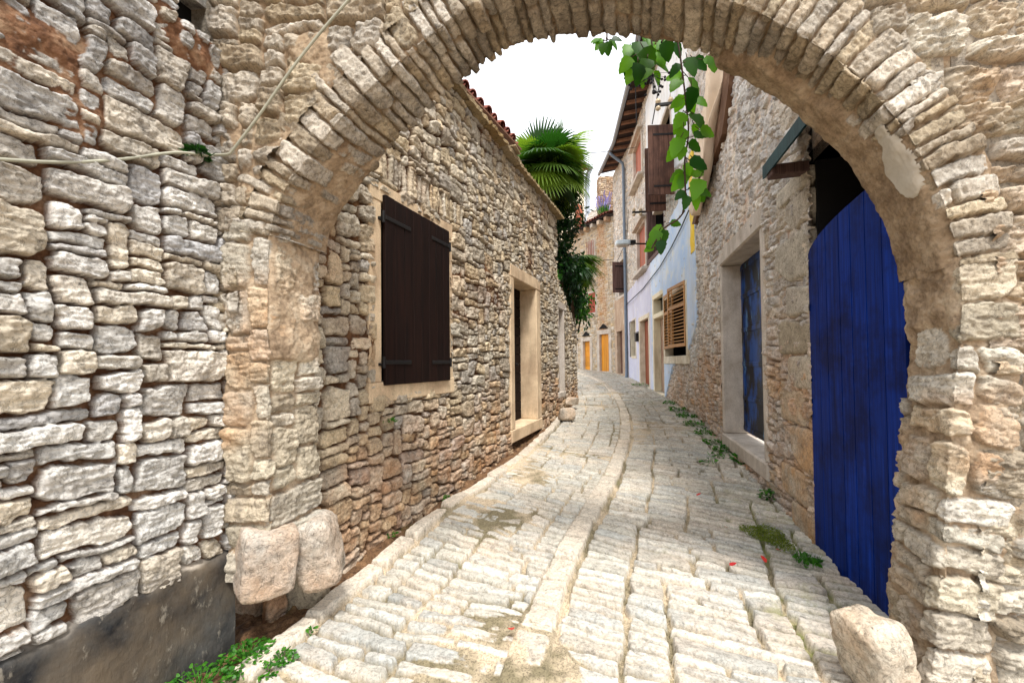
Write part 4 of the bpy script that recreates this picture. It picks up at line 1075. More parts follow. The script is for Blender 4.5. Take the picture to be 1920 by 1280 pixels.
# end gable above the gate house and far return
# limewash coats: thin ragged sheets over the rubble
def coat(name, mat, u0, u1, zlo, zhi, thick=.022, seed=1, step=.022):
    us_ = np.arange(max(0, u0-.1), min(TH.L, u1+.1)+step, step); zmin, zmax = .2, 0
    zz = np.arange(.3, 10.2, step); U_, V_ = np.meshgrid(us_, zz)
    nn = .10*fbm2(U_*2.2, V_*2.2, seed, 4)+.03*vn2(U_*9, V_*9, seed+5)
    e = np.minimum(np.minimum(V_-zlo(U_), zhi(U_)-V_), np.minimum(U_-u0, u1-U_)+.3*(np.abs(nn)))+nn
    e = np.where(U_ < 0, -1, e)
    hh = -.045+(thick+.045)*sstep(-.02, .03, e)+.006*fbm2(U_*2, V_*2, seed+2, 4)*(e > 0)
    ec = e[:-1, :-1]
    kp = cellmask(us_, zz, holesT) & (np.maximum.reduce([e[:-1, :-1], e[1:, :-1], e[:-1, 1:], e[1:, 1:]]) > -.04)
    return grid_obj(name, TH.grid(np.clip(us_, 0, TH.L), zz, hh), None, mat, th, kp)
def zline(pts):
    q = sorted((TH.hit(*p)[0], TH.hit(*p)[1]) for p in pts)
    return lambda U_: np.interp(U_, [k[0] for k in q], [k[1] for k in q])
sPipe = TH.hit(1178, 640)[0]; sA = TH.hit(1222, 600)[0]; sY = TH.hit(1297, 440)[0]; sY2 = TH.hit(1304.5, 440)[0]
topB = zline([(1172, 552), (1190, 530), (1213, 505), (1240, 458), (1262, 400), (1285, 350), (1305, 300)])
botB = zline([(1175, 740), (1245, 760), (1262, 690), (1292, 655), (1312, 600)])
coat('blue_limewash', M['blue_plaster'], .02, sA, botB, topB, .022, 5)
coat('lilac_limewash', M['lilac_plaster'], sA-.05, sPipe, lambda U_: 0*U_, topB, .024, 8)
coat('brown_render', M['brown_plaster'], sPipe+.05, TH.L, lambda U_: 0*U_, zline([(1160, 560), (1176, 552)]), .02, 11)
coat('white_limewash', M['white_plaster'], TH.hit(1290, 200)[0], TH.hit(1211, 200)[0], zline([(1206, 330), (1250, 330), (1290, 300)]), lambda U_: U_*0+10.4, .022, 14)
mb = MB()
for k in range(12):
    z0_, z1_ = [TH.hit(1300, y)[1] for y in (474-k*16, 474-(k+1)*16-.3)]
    for x in range(1):
        wv = .03*math.sin(k*1.7)
        mb.box(TH.M((sY+sY2)/2), (sY2-(sY+sY2)/2 if sY2 < sY else sY-(sY+sY2)/2, .0, z0_), (abs(sY-sY2)/2+wv, .031+.0005*k, z1_))
mb.build('yellow_stripe', M['yellow_plaster'], th)
# openings
def opening(f, ws, wt, wb, nin, mat, leafmat=None, cnt=2, nm='window', rec=.5, nout=.035):
    g = frame(TH, f[0], f[1], f[2], f[3], ws, wt, wb, nin, nout, mat, th, nm+'_frame', .01)
    recess(TH, g[0], g[1], g[2], g[3], nin+.3, th, name=nm+'_recess')
    if leafmat: planks(TH, g[0], g[1], g[2], g[3], -nin+.02, .04, cnt, leafmat, th, nm+('' if nm == 'door' else '_leaf'), .012)
    return g
opening(F_door1, .14, .16, .16, .22, M['frame_pale'], M['door_wood'], 4, 'door')
g2 = frame(TH, *F_door2, .15, .15, .2, .24, .035, M['cream_plaster'], th, 'door_frame')
recess(TH, g2[0], g2[1], g2[2], g2[3], .6, th, name='door_recess')
ztr = TH.hit(1236, 590)[1]; mb = MB(); c = (g2[0]+g2[1])/2; mb.box(TH.M(c), (g2[0]-c, -.24, ztr-.07), (g2[1]-c, .03, ztr+.07), 0, .01); mb.build('transom', M['cream_plaster'], th)
planks(TH, g2[0], g2[1], g2[2], ztr-.08, -.22, .04, 4, M['pale_wood'], th, 'door', .012)
planks(TH, g2[0], g2[1], ztr+.08, g2[3], -.22, .02, 1, M['glass'], th, 'transom_pane', .0)
gS = opening(F_slit, .10, .05, .10, .25, M['frame_pale'], None, 1, 'window'); planks(TH, gS[0], gS[1], gS[2], gS[3], -.2, .01, 1, M['glass'], th, 'pane', 0)
opening(F_or1, .14, .12, .16, .12, M['frame_grey'], M['orange_wood'], 4, 'window', nout=.05)
opening(F_or2, .14, .12, .16, .12, M['frame_grey'], M['orange_wood'], 4, 'window', nout=.05)
opening(F_near, .13, .12, .14, .25, M['grey_wood'], None, 2, 'window')
opening(F_shut, .12, .12, .12, .25, M['frame_grey'], None, 2, 'window')
opening(F_far, .12, .12, .12, .2, M['frame_grey'], None, 2, 'window')
opening(F_bdoor, .12, .14, .1, .2, M['brown_plaster'], M['brown_wood'], 3, 'door')
# sills and hoods standing out
mb = MB()
for f, nm in ((F_or1, 'window_sill'), (F_or2, 'window_sill')):
    for z_, dz, out in ((f[2]-.02, .10, .22), (f[3]-.02, .08, .20)):
        mb = MB(); c = (f[0]+f[1])/2; mb.box(TH.M(c), (f[0]-c-.08, 0, z_-dz/2), (f[1]-c+.08, out, z_+dz/2), 0, .012); mb.build(nm if z_ < f[3]-.1 else 'window_hood', M['frame_grey'], th)
# louvred window and its two shutters
gL = frame(TH, *F_louv, .14, .12, .20, .2, .03, M['frame_pale'], th, 'window_frame', .01)
recess(TH, gL[0], gL[1], gL[2], gL[3], .6, th, name='window_recess')
def louvre(hinge_s, width, ang, z0, z1, dirn, name, mat, slats=16):
    base = TH.M(hinge_s) @ Matrix.Translation((0, .03, 0)) @ Matrix.Rotation(ang, 4, 'Z')
    mb = MB(); w_ = width*dirn; st = .055
    x0, x1 = (0, w_) if w_ > 0 else (w_, 0)
    mb.box(base, (x0, -.02, z0), (x0+st, .02, z1), 0, .004); mb.box(base, (x1-st, -.02, z0), (x1, .02, z1), 0, .004)
    for z_ in (z0, z0+(z1-z0)*.62, z1-.08): mb.box(base, (x0+st, -.019, z_), (x1-st, .019, z_+.08), 0, .004)
    for k in range(slats):
        zz = z0+.10+(z1-z0-.2)*(k+.5)/slats
        mb.box(base @ Matrix.Translation((0, 0, zz)) @ Matrix.Rotation(R(-38), 4, 'X'), (x0+st, -.028, -.004), (x1-st, .028, .004))
    return mb.build(name, mat, th)
hN = TH.hit(1289, 600)[0]
lz0, lz1 = TH.hit(1276, 652)[1]+.02, TH.hit(1276, 533)[1]
louvre(gL[0]-.02, (gL[1]-gL[0])*.50, R(7), lz0, lz1, 1, 'louvre_shutter', M['louvre_wood'])
louvre(gL[1]-.0, (gL[1]-gL[0])*.46, R(0), lz0, lz1, -1, 'louvre_shutter', M['louvre_wood'])
# big brown boarded shutters standing open, square to the wall
def open_leaf(s_, z0, z1, width, ang, mat, cnt, name='open_shutter', ledge=True):
    base = TH.M(s_) @ Matrix.Translation((0, .03, 0)) @ Matrix.Rotation(ang, 4, 'Z'); mb = MB()
    for k in range(cnt):
        mb.box(base, (width*k/cnt+.002, -.018+random.uniform(-.002, .002), z0), (width*(k+1)/cnt-.002, .018, z1), 0, .004)
    o = mb.build(name, mat, th)
    for f in (.12, .86):
        mb = MB(); mb.box(base, (.0, -.034, z0+(z1-z0)*f-.03), (width*.8, -.019, z0+(z1-z0)*f+.03), 0, .004); mb.box(base, (0, .019, z0+(z1-z0)*f-.025), (width*.8, .028, z0+(z1-z0)*f+.025)); mb.build('hinge', M['iron'], o)
    return o
def leaf_from(xa, xb, yt, yb, s_wall_px, yref, mat, cnt, name='open_shutter'):
    """a leaf square to the wall: hinged at wall column s_wall_px"""
    s_, z_, d_ = TH.hit(s_wall_px, yref); z0 = TH.hit(s_wall_px, yb)[1]; z1 = TH.hit(s_wall_px, yt)[1]
    wpx = abs(xb-xa)*d_/FPX
    return s_, z0, z1, wpx
s_, z0, z1, wd = leaf_from(1219, 1266, 230, 366, 1266, 300, None, 4)
open_leaf(s_, z0, z1, wd*1.02, R(96), M['brown_wood'], 5)
s_, z0, z1, wd = leaf_from(1214, 1252, 274, 397, 1250, 330, None, 4)
open_leaf(s_, z0, z1, wd*1.0, R(94), M['brown_wood'], 4)
s_, z0, z1, wd = leaf_from(1150, 1174, 491, 549, 1173, 520, None, 3)
open_leaf(s_, z0, z1, wd*1.02, R(98), M['grey_wood'], 3)
# eaves: soffit, rafters, gutter, tiles, down pipe
mb = MB(); OV = .62
for (a_, b_) in ((.0, TH.cum[1]), (TH.cum[1], TH.cum[2]), (TH.cum[2], TH.L)):
    c = (a_+b_)/2; slab(mb, TH.M(c), a_-c, b_-c, -1.0, OV, EAVE+.42, EAVE+.06, .03)
mb.build('soffit', M['dark_timber'], th)
s_ = .15
while s_ < TH.L:
    mb = MB(); slab(mb, TH.M(s_), -.05, .05, -.3, OV-.06, EAVE+.08, EAVE-.04, .10); mb.build('rafter', M['timber'], th); s_ += .62
mb = MB(); mb.tube([tuple(TH.pt(q, OV+.05))+(EAVE+.03,) for q in np.linspace(0, TH.L, 30)], .075, 10); mb.build('gutter', M['zinc'], th, True)
mb = MB()
for (a_, b_) in ((.0, TH.cum[1]), (TH.cum[1], TH.cum[2]), (TH.cum[2], TH.L)):
    A_ = TH.pt(a_+.001, OV); B_ = TH.pt(b_-.001, OV); dd_ = TH.M((a_+b_)/2)
    tile_roof(mb, Vector((A_.x, A_.y, EAVE+.12)), Vector((B_.x, B_.y, EAVE+.12)), Vector((-dd_[0][1], -dd_[1][1], 0)), 1.2, R(16), .22, seed=int(a_))
mb.build('roof', M['tile'], th, True)
sp_ = TH.hit(1178, 640)[0]
mb = MB(); p0 = TH.M(sp_)
mb.tube([p0 @ Vector(q) for q in ((0, OV+.03, EAVE-.03), (0, OV-.05, EAVE-.15), (0, .12, EAVE-.50), (0, .09, EAVE-.7), (0, .09, 4), (0, .09, 1.1), (0, .10, .82), (0, .17, .76))], .062, 10); dp = mb.build('downpipe', M['pipe'], th, True)
for zz in (2, 3.8, 5.6, 7.4, 9.2): mb = MB(); mb.tube([p0 @ Vector((0, .09, zz)), p0 @ Vector((0, .09, zz+.05))], .072, 10); mb.build('pipe_clip', M['pipe'], dp)
# wall mounted bits
def on_wall_thing(name, label, cat, px, py, n=.0):
    s_, z_, d_ = TH.hit(px, py); m_ = TH.M(s_); o = thing(name, label, cat, tuple(m_ @ Vector((0, n, z_)))); return o, m_, z_, d_
o, m_, z_, d_ = on_wall_thing('mailbox', 'small black mailbox on the lilac wall left of the red brown door', 'mailbox', 1198, 632)
mb = MB(); mb.box(m_, (-.15, .03, z_-.16), (.15, .14, z_+.16), 0, .01); mb.build('body', M['iron'], o); mb = MB(); slab(mb, m_, -.17, .17, .03, .17, z_+.20, z_+.165, .012); mb.build('lid', M['iron'], o)
o, m_, z_, d_ = on_wall_thing('street_lamp', 'white street lamp head on a thin black arm beside the downpipe', 'street lamp', 1214, 457)
arm = 46*d_/FPX
mb = MB(); mb.tube([m_ @ Vector((0, .02, z_)), m_ @ Vector((0, arm*.45, z_+.02)), m_ @ Vector((0, arm*.62, z_+.04))], .028, 8); mb.build('arm', M['iron'], o, True)
mb = MB(); mb.box(m_, (-.05, .02, z_-.14), (.05, .05, z_+.10), 0, .008); mb.build('wall_plate', M['iron'], o)
mb = MB(); mb.box(m_, (-.12, arm*.48, z_+.00), (.12, arm*.74, z_+.13), 0, .02); mb.build('ballast_box', M['iron'], o)
mb = MB()
rock(mb, m_ @ Vector((0, arm*.98, z_+.06)), (.16, arm*.30, .085), 3, 0, (0, 0, math.atan2(m_[1][0], m_[0][0])), 10, 5); hd = mb.build('lamp_head', M['lamp_white'], o, True)
mb = MB(); rock(mb, m_ @ Vector((0, arm*.98, z_-.02)), (.13, arm*.26, .05), 3, 0, (0, 0, math.atan2(m_[1][0], m_[0][0])), 8, 3); mb.build('diffuser', M['frame_grey'], hd, True)
for (px, py, ln, lab) in ((1282, 192, 52, 'upper black insulator bracket on the white wall behind the vine'), (1214, 397, 28, 'lower black insulator bracket under the brown open shutter')):
    o, m_, z_, d_ = on_wall_thing('insulator_bracket', lab, 'bracket', px, py); L_ = ln*d_/FPX
    mb = MB(); mb.box(m_, (-.03, .0, z_-.03), (.03, L_, z_+.03)); mb.build('bar', M['iron'], o)
    for f in (.45, .9):
        mb = MB(); q = m_ @ Vector((0, L_*f, z_)); mb.tube([q+Vector((0, 0, dz)) for dz in (-.13, -.10, -.06, -.03, .03, .06, .08, .12, .15)], [.02, .055, .06, .03, .03, .06, .065, .05, .02], 10); mb.build('insulator', M['ceramic'], o, True)
# cables
def cable(name, label, pts, r, mat, sag=0.0):
    P_ = []
    for i in range(len(pts)-1):
        a_, b_ = Vector(pts[i]), Vector(pts[i+1])
        for k in range(8):
            t = k/8; P_.append(a_.lerp(b_, t)-Vector((0, 0, sag*4*t*(1-t))))
    P_.append(Vector(pts[-1])); mb = MB(); mb.tube(P_, r, 6); o = mb.build(name, mat, None, True)
    return tag(o, label, 'cable')
def tp(px, py, n=.06): s_, z_, _ = TH.hit(px, py); return tuple(TH.pt(min(max(s_, .0), TH.L), n))+(z_,)
cable('power_cable', 'twin black cable sagging across the pale blue limewash', [tp(1176, 572), tp(1208, 542), tp(1240, 502), tp(1264, 462), tp(1283, 425), tp(1301, 385)], .016, M['cable'])
cable('power_cable', 'black cable rising from the downpipe to the lower insulator bracket', [tp(1157, 500, .1), tp(1180, 448, .1), tp(1205, 392, .5)], .012, M['cable'])
cable('power_cable', 'vertical black cable running down above the brown open shutter', [tp(1221, 120, .5), tp(1224, 232, .5)], .014, M['cable'])
cable('power_cable', 'slanting black cable passing the upper insulator bracket', [tp(1270, 150, .4), tp(1252, 230, .4)], .014, M['cable'])
cable('power_cable', 'thin black cable strung over the street past the palm top', [at(968, 302, 8.4), tuple(at(1090, 288, 11.5)), tp(1205, 275, .2)], .010, M['cable'], .03)
cable('power_cable', 'thin cable leading from the far stone house to the brown shutter', [at(1112, 490, 20.8), tp(1160, 486, .2)], .016, M['cable'])

# ================================================================== FAR HOUSE with the yellow doors
FH = Wall([(3.3, 23.0), (4.98, 19.5)], 1)
fh = thing('far_stone_house', 'honey stone house with two yellow doors closing the far end of the street', 'house', (4.1, 21.2, 1.1))
FE = FH.hit(1150, 404)[1]
def fr(x0, x1, yt, yb): return FH.rect(x0, x1, yt, yb, (x0+x1)/2)
D_a = fr(1120, 1147, 618, 698); D_b = fr(1090, 1111, 632, 698); D_c = fr(1074, 1084, 640, 698); W_r = fr(1101, 1119, 546, 590); W_b = fr(1103, 1117, 452, 504)
us = np.arange(0, FH.L, .024); us[-1] = FH.L; zs = np.arange(.8, FE, .024); U, V = np.meshgrid(us, zs)
lay = Layout(FH.L+.3, 9, .03, (.12, .36), (.08, .2), 81, .3)
n1 = fbm2(U*1.1, V*1.1, 180, 4)
h, a, b, m = masonry(U, V-.8, lay, 801, joint=.012, depth=.034, prot=.014, relief=.02, mort=.006, mortn=.012, edge=.022, mort_fn=.014*sstep(-.1, .4, n1))
rust = sstep(.3, .9, np.exp(-((U-FH.hit(1128, 500)[0])/.42)**2)*1.4+.5*n1)
hF = [inner(f) for f in (D_a, D_b, D_c, W_r, W_b)]
grid_obj('rubble_wall', FH.grid(us, zs, h-.02), colour(a, b, m, rust), M['far'], fh, cellmask(us, zs, hF))
backing(FH, -2.5, FH.L, .5, FE, -.5, -.05, M['far'], fh, holes=hF)
for f, mt, nm, cnt in ((D_a, 'yellow_wood', 'door', 4), (D_b, 'yellow_wood', 'door', 1), (D_c, 'purple_wood', 'door', 3), (W_r, 'red_wood', 'window', 4), (W_b, 'frame_grey', 'window', 1)):
    g = frame(FH, f[0], f[1], f[2], f[3], .20 if nm == 'door' else .1, .22 if nm == 'door' else .1, .05 if nm == 'door' else .1, .22, .03, M['frame_grey'], fh, nm+'_frame', .01)
    recess(FH, g[0], g[1], g[2], g[3], .6, fh, name=nm+'_recess')
    o = planks(FH, g[0], g[1], g[2], g[3], -.16 if nm == 'door' else -.02, .05, cnt if cnt > 1 else 6, M[mt], fh, nm if nm == 'door' else 'window_leaf', .02, horiz=(cnt == 1 and nm == 'door'))
    if nm == 'door':
        mb = MB(); c = (f[0]+f[1])/2; m_ = FH.M(c); mb.add([m_ @ Vector(q) for q in ((-.34, .0, f[3]+.06), (.34, .0, f[3]+.06), (0, .0, f[3]+.30), (-.34, .07, f[3]+.06), (.34, .07, f[3]+.06), (0, .07, f[3]+.30))], [(0, 1, 2), (5, 4, 3), (0, 3, 4, 1), (1, 4, 5, 2), (2, 5, 3, 0)]); mb.build('relieving_arch', M['dark'], fh)
for k in range(5):
    mb = MB(); c = (W_b[0]+W_b[1])/2; x = (k/4-.5)*(W_b[1]-W_b[0]-.1); mb.tube([FH.M(c) @ Vector((x, .12, W_b[2])), FH.M(c) @ Vector((x, .12, W_b[3]))], .016, 6); mb.build('window_bar', M['red_wood'], fh)
A_ = FH.pt(.0, .35); B_ = FH.pt(FH.L-.02, .35); dd_ = FH.M(FH.L/2)
mb = MB(); tile_roof(mb, Vector((A_.x, A_.y, FE+.1)), Vector((B_.x, B_.y, FE+.1)), Vector((-dd_[0][1], -dd_[1][1], 0)), 3.0, R(18), .2, seed=9); mb.build('roof', M['tile'], fh, True)
mb = MB(); c = FH.L/2; slab(mb, FH.M(c), -c, c, -3.2, .33, FE+1.1, FE+.02, .04); mb.build('roof_deck', M['dark_timber'], fh)
for k in range(7): mb = MB(); s_ = FH.L*(k+.5)/7; mb.box(FH.M(s_), (-.10, 0, FE-.22), (.10, .30, FE), 0, .02); mb.build('eave_corbel', M['far'], fh)
# chimney like pier with lavender at its foot
s_, z_, d_ = FH.hit(1136, 400); m_ = FH.M(s_)
ch = thing('stone_chimney', 'tall rubble chimney stack on the roof of the honey stone house', 'chimney', tuple(at(1135, 400, 21.4)))
cpos = at(1135, 400, 21.4); d_ = 20.5
zt_ = EYE+ray(1136, 336).z*cpos.y
CW = Wall([(cpos.x-.36, cpos.y+.35), (cpos.x-.36, cpos.y-.35), (cpos.x+.36, cpos.y-.35), (cpos.x+.36, cpos.y+.35)], 1)
us = np.arange(0, CW.L, .022); zs = np.arange(FE-.2, zt_, .022); U, V = np.meshgrid(us, zs)
h, a, b, m = masonry(U, V-FE+.3, Layout(CW.L+.2, 4.5, .03, (.10, .30), (.06, .14), 95, .3), 951, joint=.01, depth=.04, prot=.02, relief=.02, mort=-.01, edge=.02)
grid_obj('stack', CW.grid(us, zs, h-.02), colour(a, b, m, .6), M['house'], ch)
mb = MB(); mb.box(Matrix.Identity(4), (cpos.x-.34, cpos.y-.33, FE-.2), (cpos.x+.34, cpos.y+.33, zt_-.01)); mb.build('stack_core', M['house'], ch)
# pale gable wall rising behind the far house
bw = Wall([(2.6, 27.5), (6.2, 25.5)], 1)
zt0 = EYE+ray(1085, 430).z*27; zt1 = EYE+ray(1160, 352).z*26.3
us = np.arange(bw.hit(1100, 400)[0], bw.L, .05); zs = np.arange(5.0, zt1+.4, .05); U, V = np.meshgrid(us, zs)
lay = Layout(bw.L+.3, 10, .05, (.2, .5), (.1, .25), 91, .3)
h, a, b, m = masonry(U, V-5, lay, 901, joint=.012, depth=.03, prot=.012, relief=.02, mort=.006, mortn=.01, edge=.03)
s_a = bw.hit(1085, 440)[0]; s_b = bw.hit(1160, 440)[0]
tl = lambda u: zt0+(zt1-zt0)*np.clip((u-s_a)/(s_b-s_a), -1, 1.5)
bo = thing('gable_house', 'pale stone gable rising behind the honey stone house', 'house', (4.4, 26.5, 1.2))
grid_obj('gable_wall', bw.grid(us, zs, h), colour(a, b, m, .2), stone_mat('pale_far_stone', [(226, 224, 220), (216, 212, 206), (230, 228, 224)], [(170, 150, 130), (190, 176, 160), (210, 200, 190)], grime_amt=.2), bo, ((zs[:-1]+zs[1:])/2)[:, None] < tl((us[:-1]+us[1:])/2)[None, :])
mb = MB()
u0_ = bw.hit(1100, 400)[0]
for k in range(8): a_ = u0_+(bw.L-u0_)*k/8; b_ = u0_+(bw.L-u0_)*(k+1)/8; c = (a_+b_)/2; mb.box(bw.M(c), (a_-c, -3, .8), (b_-c, -.03, float(tl(a_))-.03))
mb.build('wall_core', M['white_plaster'], bo)
# house behind the palm: corner with zinc gutter and an orange shutter
ph = thing('palm_side_house', 'house corner with an orange shutter and zinc gutter half hidden behind the palm', 'house', (4.0, 27.5, 1.2))
PWl = Wall([(2.1, 25.4), (4.87, 28.5)], 1)
s_c = PWl.hit(1099, 400)[0]
mb = MB(); zt_ = PWl.hit(1096, 318)[1]; sw_ = PWl.hit(1062, 400)[0]; mb.box(PWl.M(1.2), (sw_-1.2, -2.5, 1.1), (s_c-1.2-.2, 0, zt_), 0, .01); mb.build('wall', M['cream_plaster'], ph)
o4 = PWl.rect(1077, 1092, 384, 428, 1085); planks(PWl, o4[0], o4[1], o4[2], o4[3], .02, .04, 4, M['orange_wood'], ph, 'shutter', .012)
mb = MB(); slab(mb, PWl.M(1.2), sw_-1.25, s_c-1.2+.1, -2.5, .45, zt_+.45, zt_-.05, .08); mb.build('roof', M['tile'], ph)
mb = MB(); m_ = PWl.M(s_c); mb.tube([PWl.M(1.2) @ Vector((sw_-1.25, .5, zt_)), m_ @ Vector((.02, .5, zt_-.02))], .13, 10); mb.tube([m_ @ Vector(q) for q in ((0, .42, zt_-.02), (0, .22, zt_-.35), (-.05, .16, zt_-.8), (-.05, .16, zt_-3.2), (-.5, .16, zt_-4.4), (-1.0, .16, zt_-5.2))], .17, 10); mb.build('gutter', M['zinc'], ph, True)

# ================================================================== PLANTS
def leaf_poly(c, dirv, nrm, L, Wd, fold=.18, curl=.15, n=5, teeth=.0, shape='ovate'):
    """one leaf blade as a strip of quads: centre rib plus two edges"""
    d = Vector(dirv).normalized(); nn = Vector(nrm); nn = (nn-d*nn.dot(d))
    if nn.length < 1e-4: nn = d.orthogonal()
    nn.normalize(); s_ = d.cross(nn); V_ = []; F_ = []
    for i in range(n+1):
        t = i/n
        if shape == 'ovate': wv = math.sin(math.pi*min(1, t**.70))**.62*(1-.22*t)
        else: wv = math.sin(math.pi*t)**.7
        wv = max(wv, .02 if i in (0, n) else 0)*Wd/2
        if teeth and 0 < i < n: wv *= 1+teeth*(1 if i % 2 else -1)
        p = c+d*(L*t)-nn*(curl*L*t*t)
        V_ += [p+s_*wv+nn*(fold*wv), p, p-s_*wv+nn*(fold*wv)]
    for i in range(n):
        a_ = 3*i; F_ += [(a_, a_+1, a_+4, a_+3), (a_+1, a_+2, a_+5, a_+4)]
    return V_, F_
def rv(s=1.0): return Vector((random.gauss(0, s), random.gauss(0, s), random.gauss(0, s)))

# --- hanging creeper under the crown of the arch
random.seed(21)
def creeper(name, label, stems, leaves, berries=None):
    d0 = 2.62
    top = at(*stems[0][0], d0); o = thing(name, label, 'vine', tuple(top))
    mb = MB()
    for st in stems:
        P_ = catmull([tuple(at(x, y, d0+.03*math.sin(y*.05))) for x, y in st], 6); mb.tube([Vector(p) for p in P_], .0055, 6)
    fm = MB()
    for (x, y, ang, sz, dark) in leaves:
        c = at(x, y, d0+random.uniform(-.08, .08)); a = R(ang)
        d = Vector((math.sin(a), random.uniform(-.35, .25), -math.cos(a)))
        L = sz*d0/FPX*.80; nrm = Vector((random.uniform(-.45, .45), -1, random.uniform(-.1, .7)))
        V_, F_ = leaf_poly(c, d, nrm, L, L*.78, .22, random.uniform(.05, .3), 8, .07)
        g = (random.uniform(0, .35) if dark else random.uniform(.55, 1.0)); fm.add(V_, F_, 0, (g, random.random(), 1, 0))
        mb.tube([c, c-d*L*.28+rv(.006)], .0028, 5)
    mb.build('stem', M['stem'], o, True); fm.build('foliage', M['vine_leaf'], o, True)
    if berries:
        bm_ = MB(); bx, by = berries; hub = at(bx, by-18, d0)
        for k in range(34):
            q = at(bx+random.gauss(0, 17), by+random.gauss(0, 11), d0+random.uniform(-.04, .04)); rock(bm_, q, (.0085,)*3, k, .02, None, 3, 2)
            bm_.tube([hub, hub.lerp(q, .5)+rv(.004), q], .0014, 4)
        bm_.build('berries', M['berry'], o, True)
lv_main = [(1288, 108, 20, 52, 1), (1300, 110, 55, 44, 1), (1318, 112, 70, 40, 0), (1276, 120, -45, 36, 1), (1280, 142, -80, 42, 0), (1275, 150, -40, 42, 0), (1290, 145, 35, 58, 1), (1296, 162, 5, 52, 1), (1282, 178, -25, 42, 0), (1280, 185, -55, 34, 0), (1288, 182, 30, 44, 0), (1302, 186, 55, 36, 0),
           (1290, 215, 60, 52, 1), (1300, 214, 30, 48, 1), (1284, 212, -35, 44, 0), (1278, 218, -20, 46, 0), (1282, 240, -15, 46, 0), (1300, 232, 20, 34, 0), (1290, 268, 70, 42, 1), (1312, 244, 82, 44, 0), (1300, 256, 100, 40, 1), (1284, 262, -60, 40, 0), (1276, 258, -25, 48, 0), (1272, 275, -40, 44, 0), (1278, 272, -10, 40, 0),
           (1292, 300, 65, 48, 1), (1300, 300, 40, 44, 1), (1288, 305, 10, 36, 0), (1284, 322, -60, 42, 0), (1280, 330, -35, 46, 0), (1282, 326, -15, 40, 0), (1312, 335, -20, 52, 0), (1300, 355, 75, 48, 1), (1302, 352, 50, 46, 1), (1300, 362, 20, 40, 0), (1288, 366, -10, 34, 1), (1284, 358, -50, 30, 1), (1296, 330, 110, 36, 0)]
creeper('hanging_creeper', 'long leafy creeper stem hanging from the arch crown, paired with dark and bright leaves', [[(1268, 62), (1276, 110), (1286, 190), (1291, 250), (1284, 300), (1285, 365), (1280, 400)], [(1290, 355), (1302, 345), (1312, 332)]], lv_main)
lv2 = [(1195, 78, 10, 60, 1), (1188, 96, -15, 60, 1), (1206, 90, 25, 56, 1), (1196, 118, 0, 52, 1), (1214, 110, -10, 50, 1), (1184, 108, -40, 44, 0), (1190, 130, -30, 42, 0), (1200, 132, 10, 44, 0), (1228, 84, 20, 44, 0), (1234, 96, 15, 44, 0), (1228, 118, 60, 42, 1), (1222, 130, -50, 38, 0), (1228, 132, 25, 34, 0), (1248, 76, 10, 48, 1), (1262, 80, 40, 40, 1), (1218, 72, -10, 40, 0), (1208, 70, 25, 40, 1), (1182, 84, -20, 46, 0), (1250, 70, -40, 40, 0), (1336, 104, 5, 42, 0)]
creeper('hanging_creeper', 'dense bunch of creeper leaves under the arch with a cluster of black berries', [[(1215, 50), (1222, 80), (1224, 120), (1222, 150)], [(1250, 55), (1240, 80)]], lv2, (1224, 158))
lv3 = [(1132, 76, -80, 28, 0), (1130, 78, -40, 30, 0), (1138, 78, 5, 34, 1), (1132, 80, -10, 30, 1), (1142, 76, 50, 30, 1), (1146, 74, 80, 26, 1), (1124, 74, -70, 24, 0)]
creeper('hanging_creeper', 'tiny isolated creeper sprig peeping below the arch against the white sky', [[(1138, 55), (1138, 76)]], lv3)
lv4 = [(1246, 428, -70, 40, 0), (1236, 432, -30, 40, 0), (1244, 430, 10, 34, 1), (1256, 418, 80, 28, 1), (1230, 446, -40, 34, 0), (1240, 450, -10, 34, 1), (1224, 462, -60, 26, 0)]
creeper('hanging_creeper', 'small trailing creeper tip between the street lamp and the lower dark window', [[(1284, 395), (1270, 412), (1248, 426), (1232, 448), (1222, 466)]], lv4)

# --- fan palm
random.seed(5)
def fan(c, d, up, rad, mat_c, n=50, spread=R(300), droop=.28):
    """one fan leaf: narrow folded segments radiating from the petiole tip"""
    d = d.normalized(); up = (up-d*up.dot(d)).normalized(); s_ = d.cross(up); V_ = []; F_ = []
    for k in range(n):
        t = (k+.5)/n-.5; a = t*spread; L = rad*(1-.28*abs(t)*2)*random.uniform(.93, 1.05)
        dr = d*math.cos(a)+s_*math.sin(a); sd_ = up.cross(dr).normalized(); wv = rad*spread/n*.31
        b_ = len(V_)
        for f, ww in ((.04, .1), (.35, .62), (.62, 1.0), (.84, .55), (1.0, .04)):
            p = c+dr*(L*f)-up*(droop*L*f*f*(1+.5*abs(t)))-Vector((0, 0, 1))*(.12*L*f**3)
            V_ += [p+sd_*(wv*ww)+up*(.30*wv*ww), p-sd_*(wv*ww)+up*(.30*wv*ww), p]
        for i in range(4):
            q = b_+3*i; F_ += [(q, q+2, q+5, q+3), (q+2, q+1, q+4, q+5)]
    return V_, F_
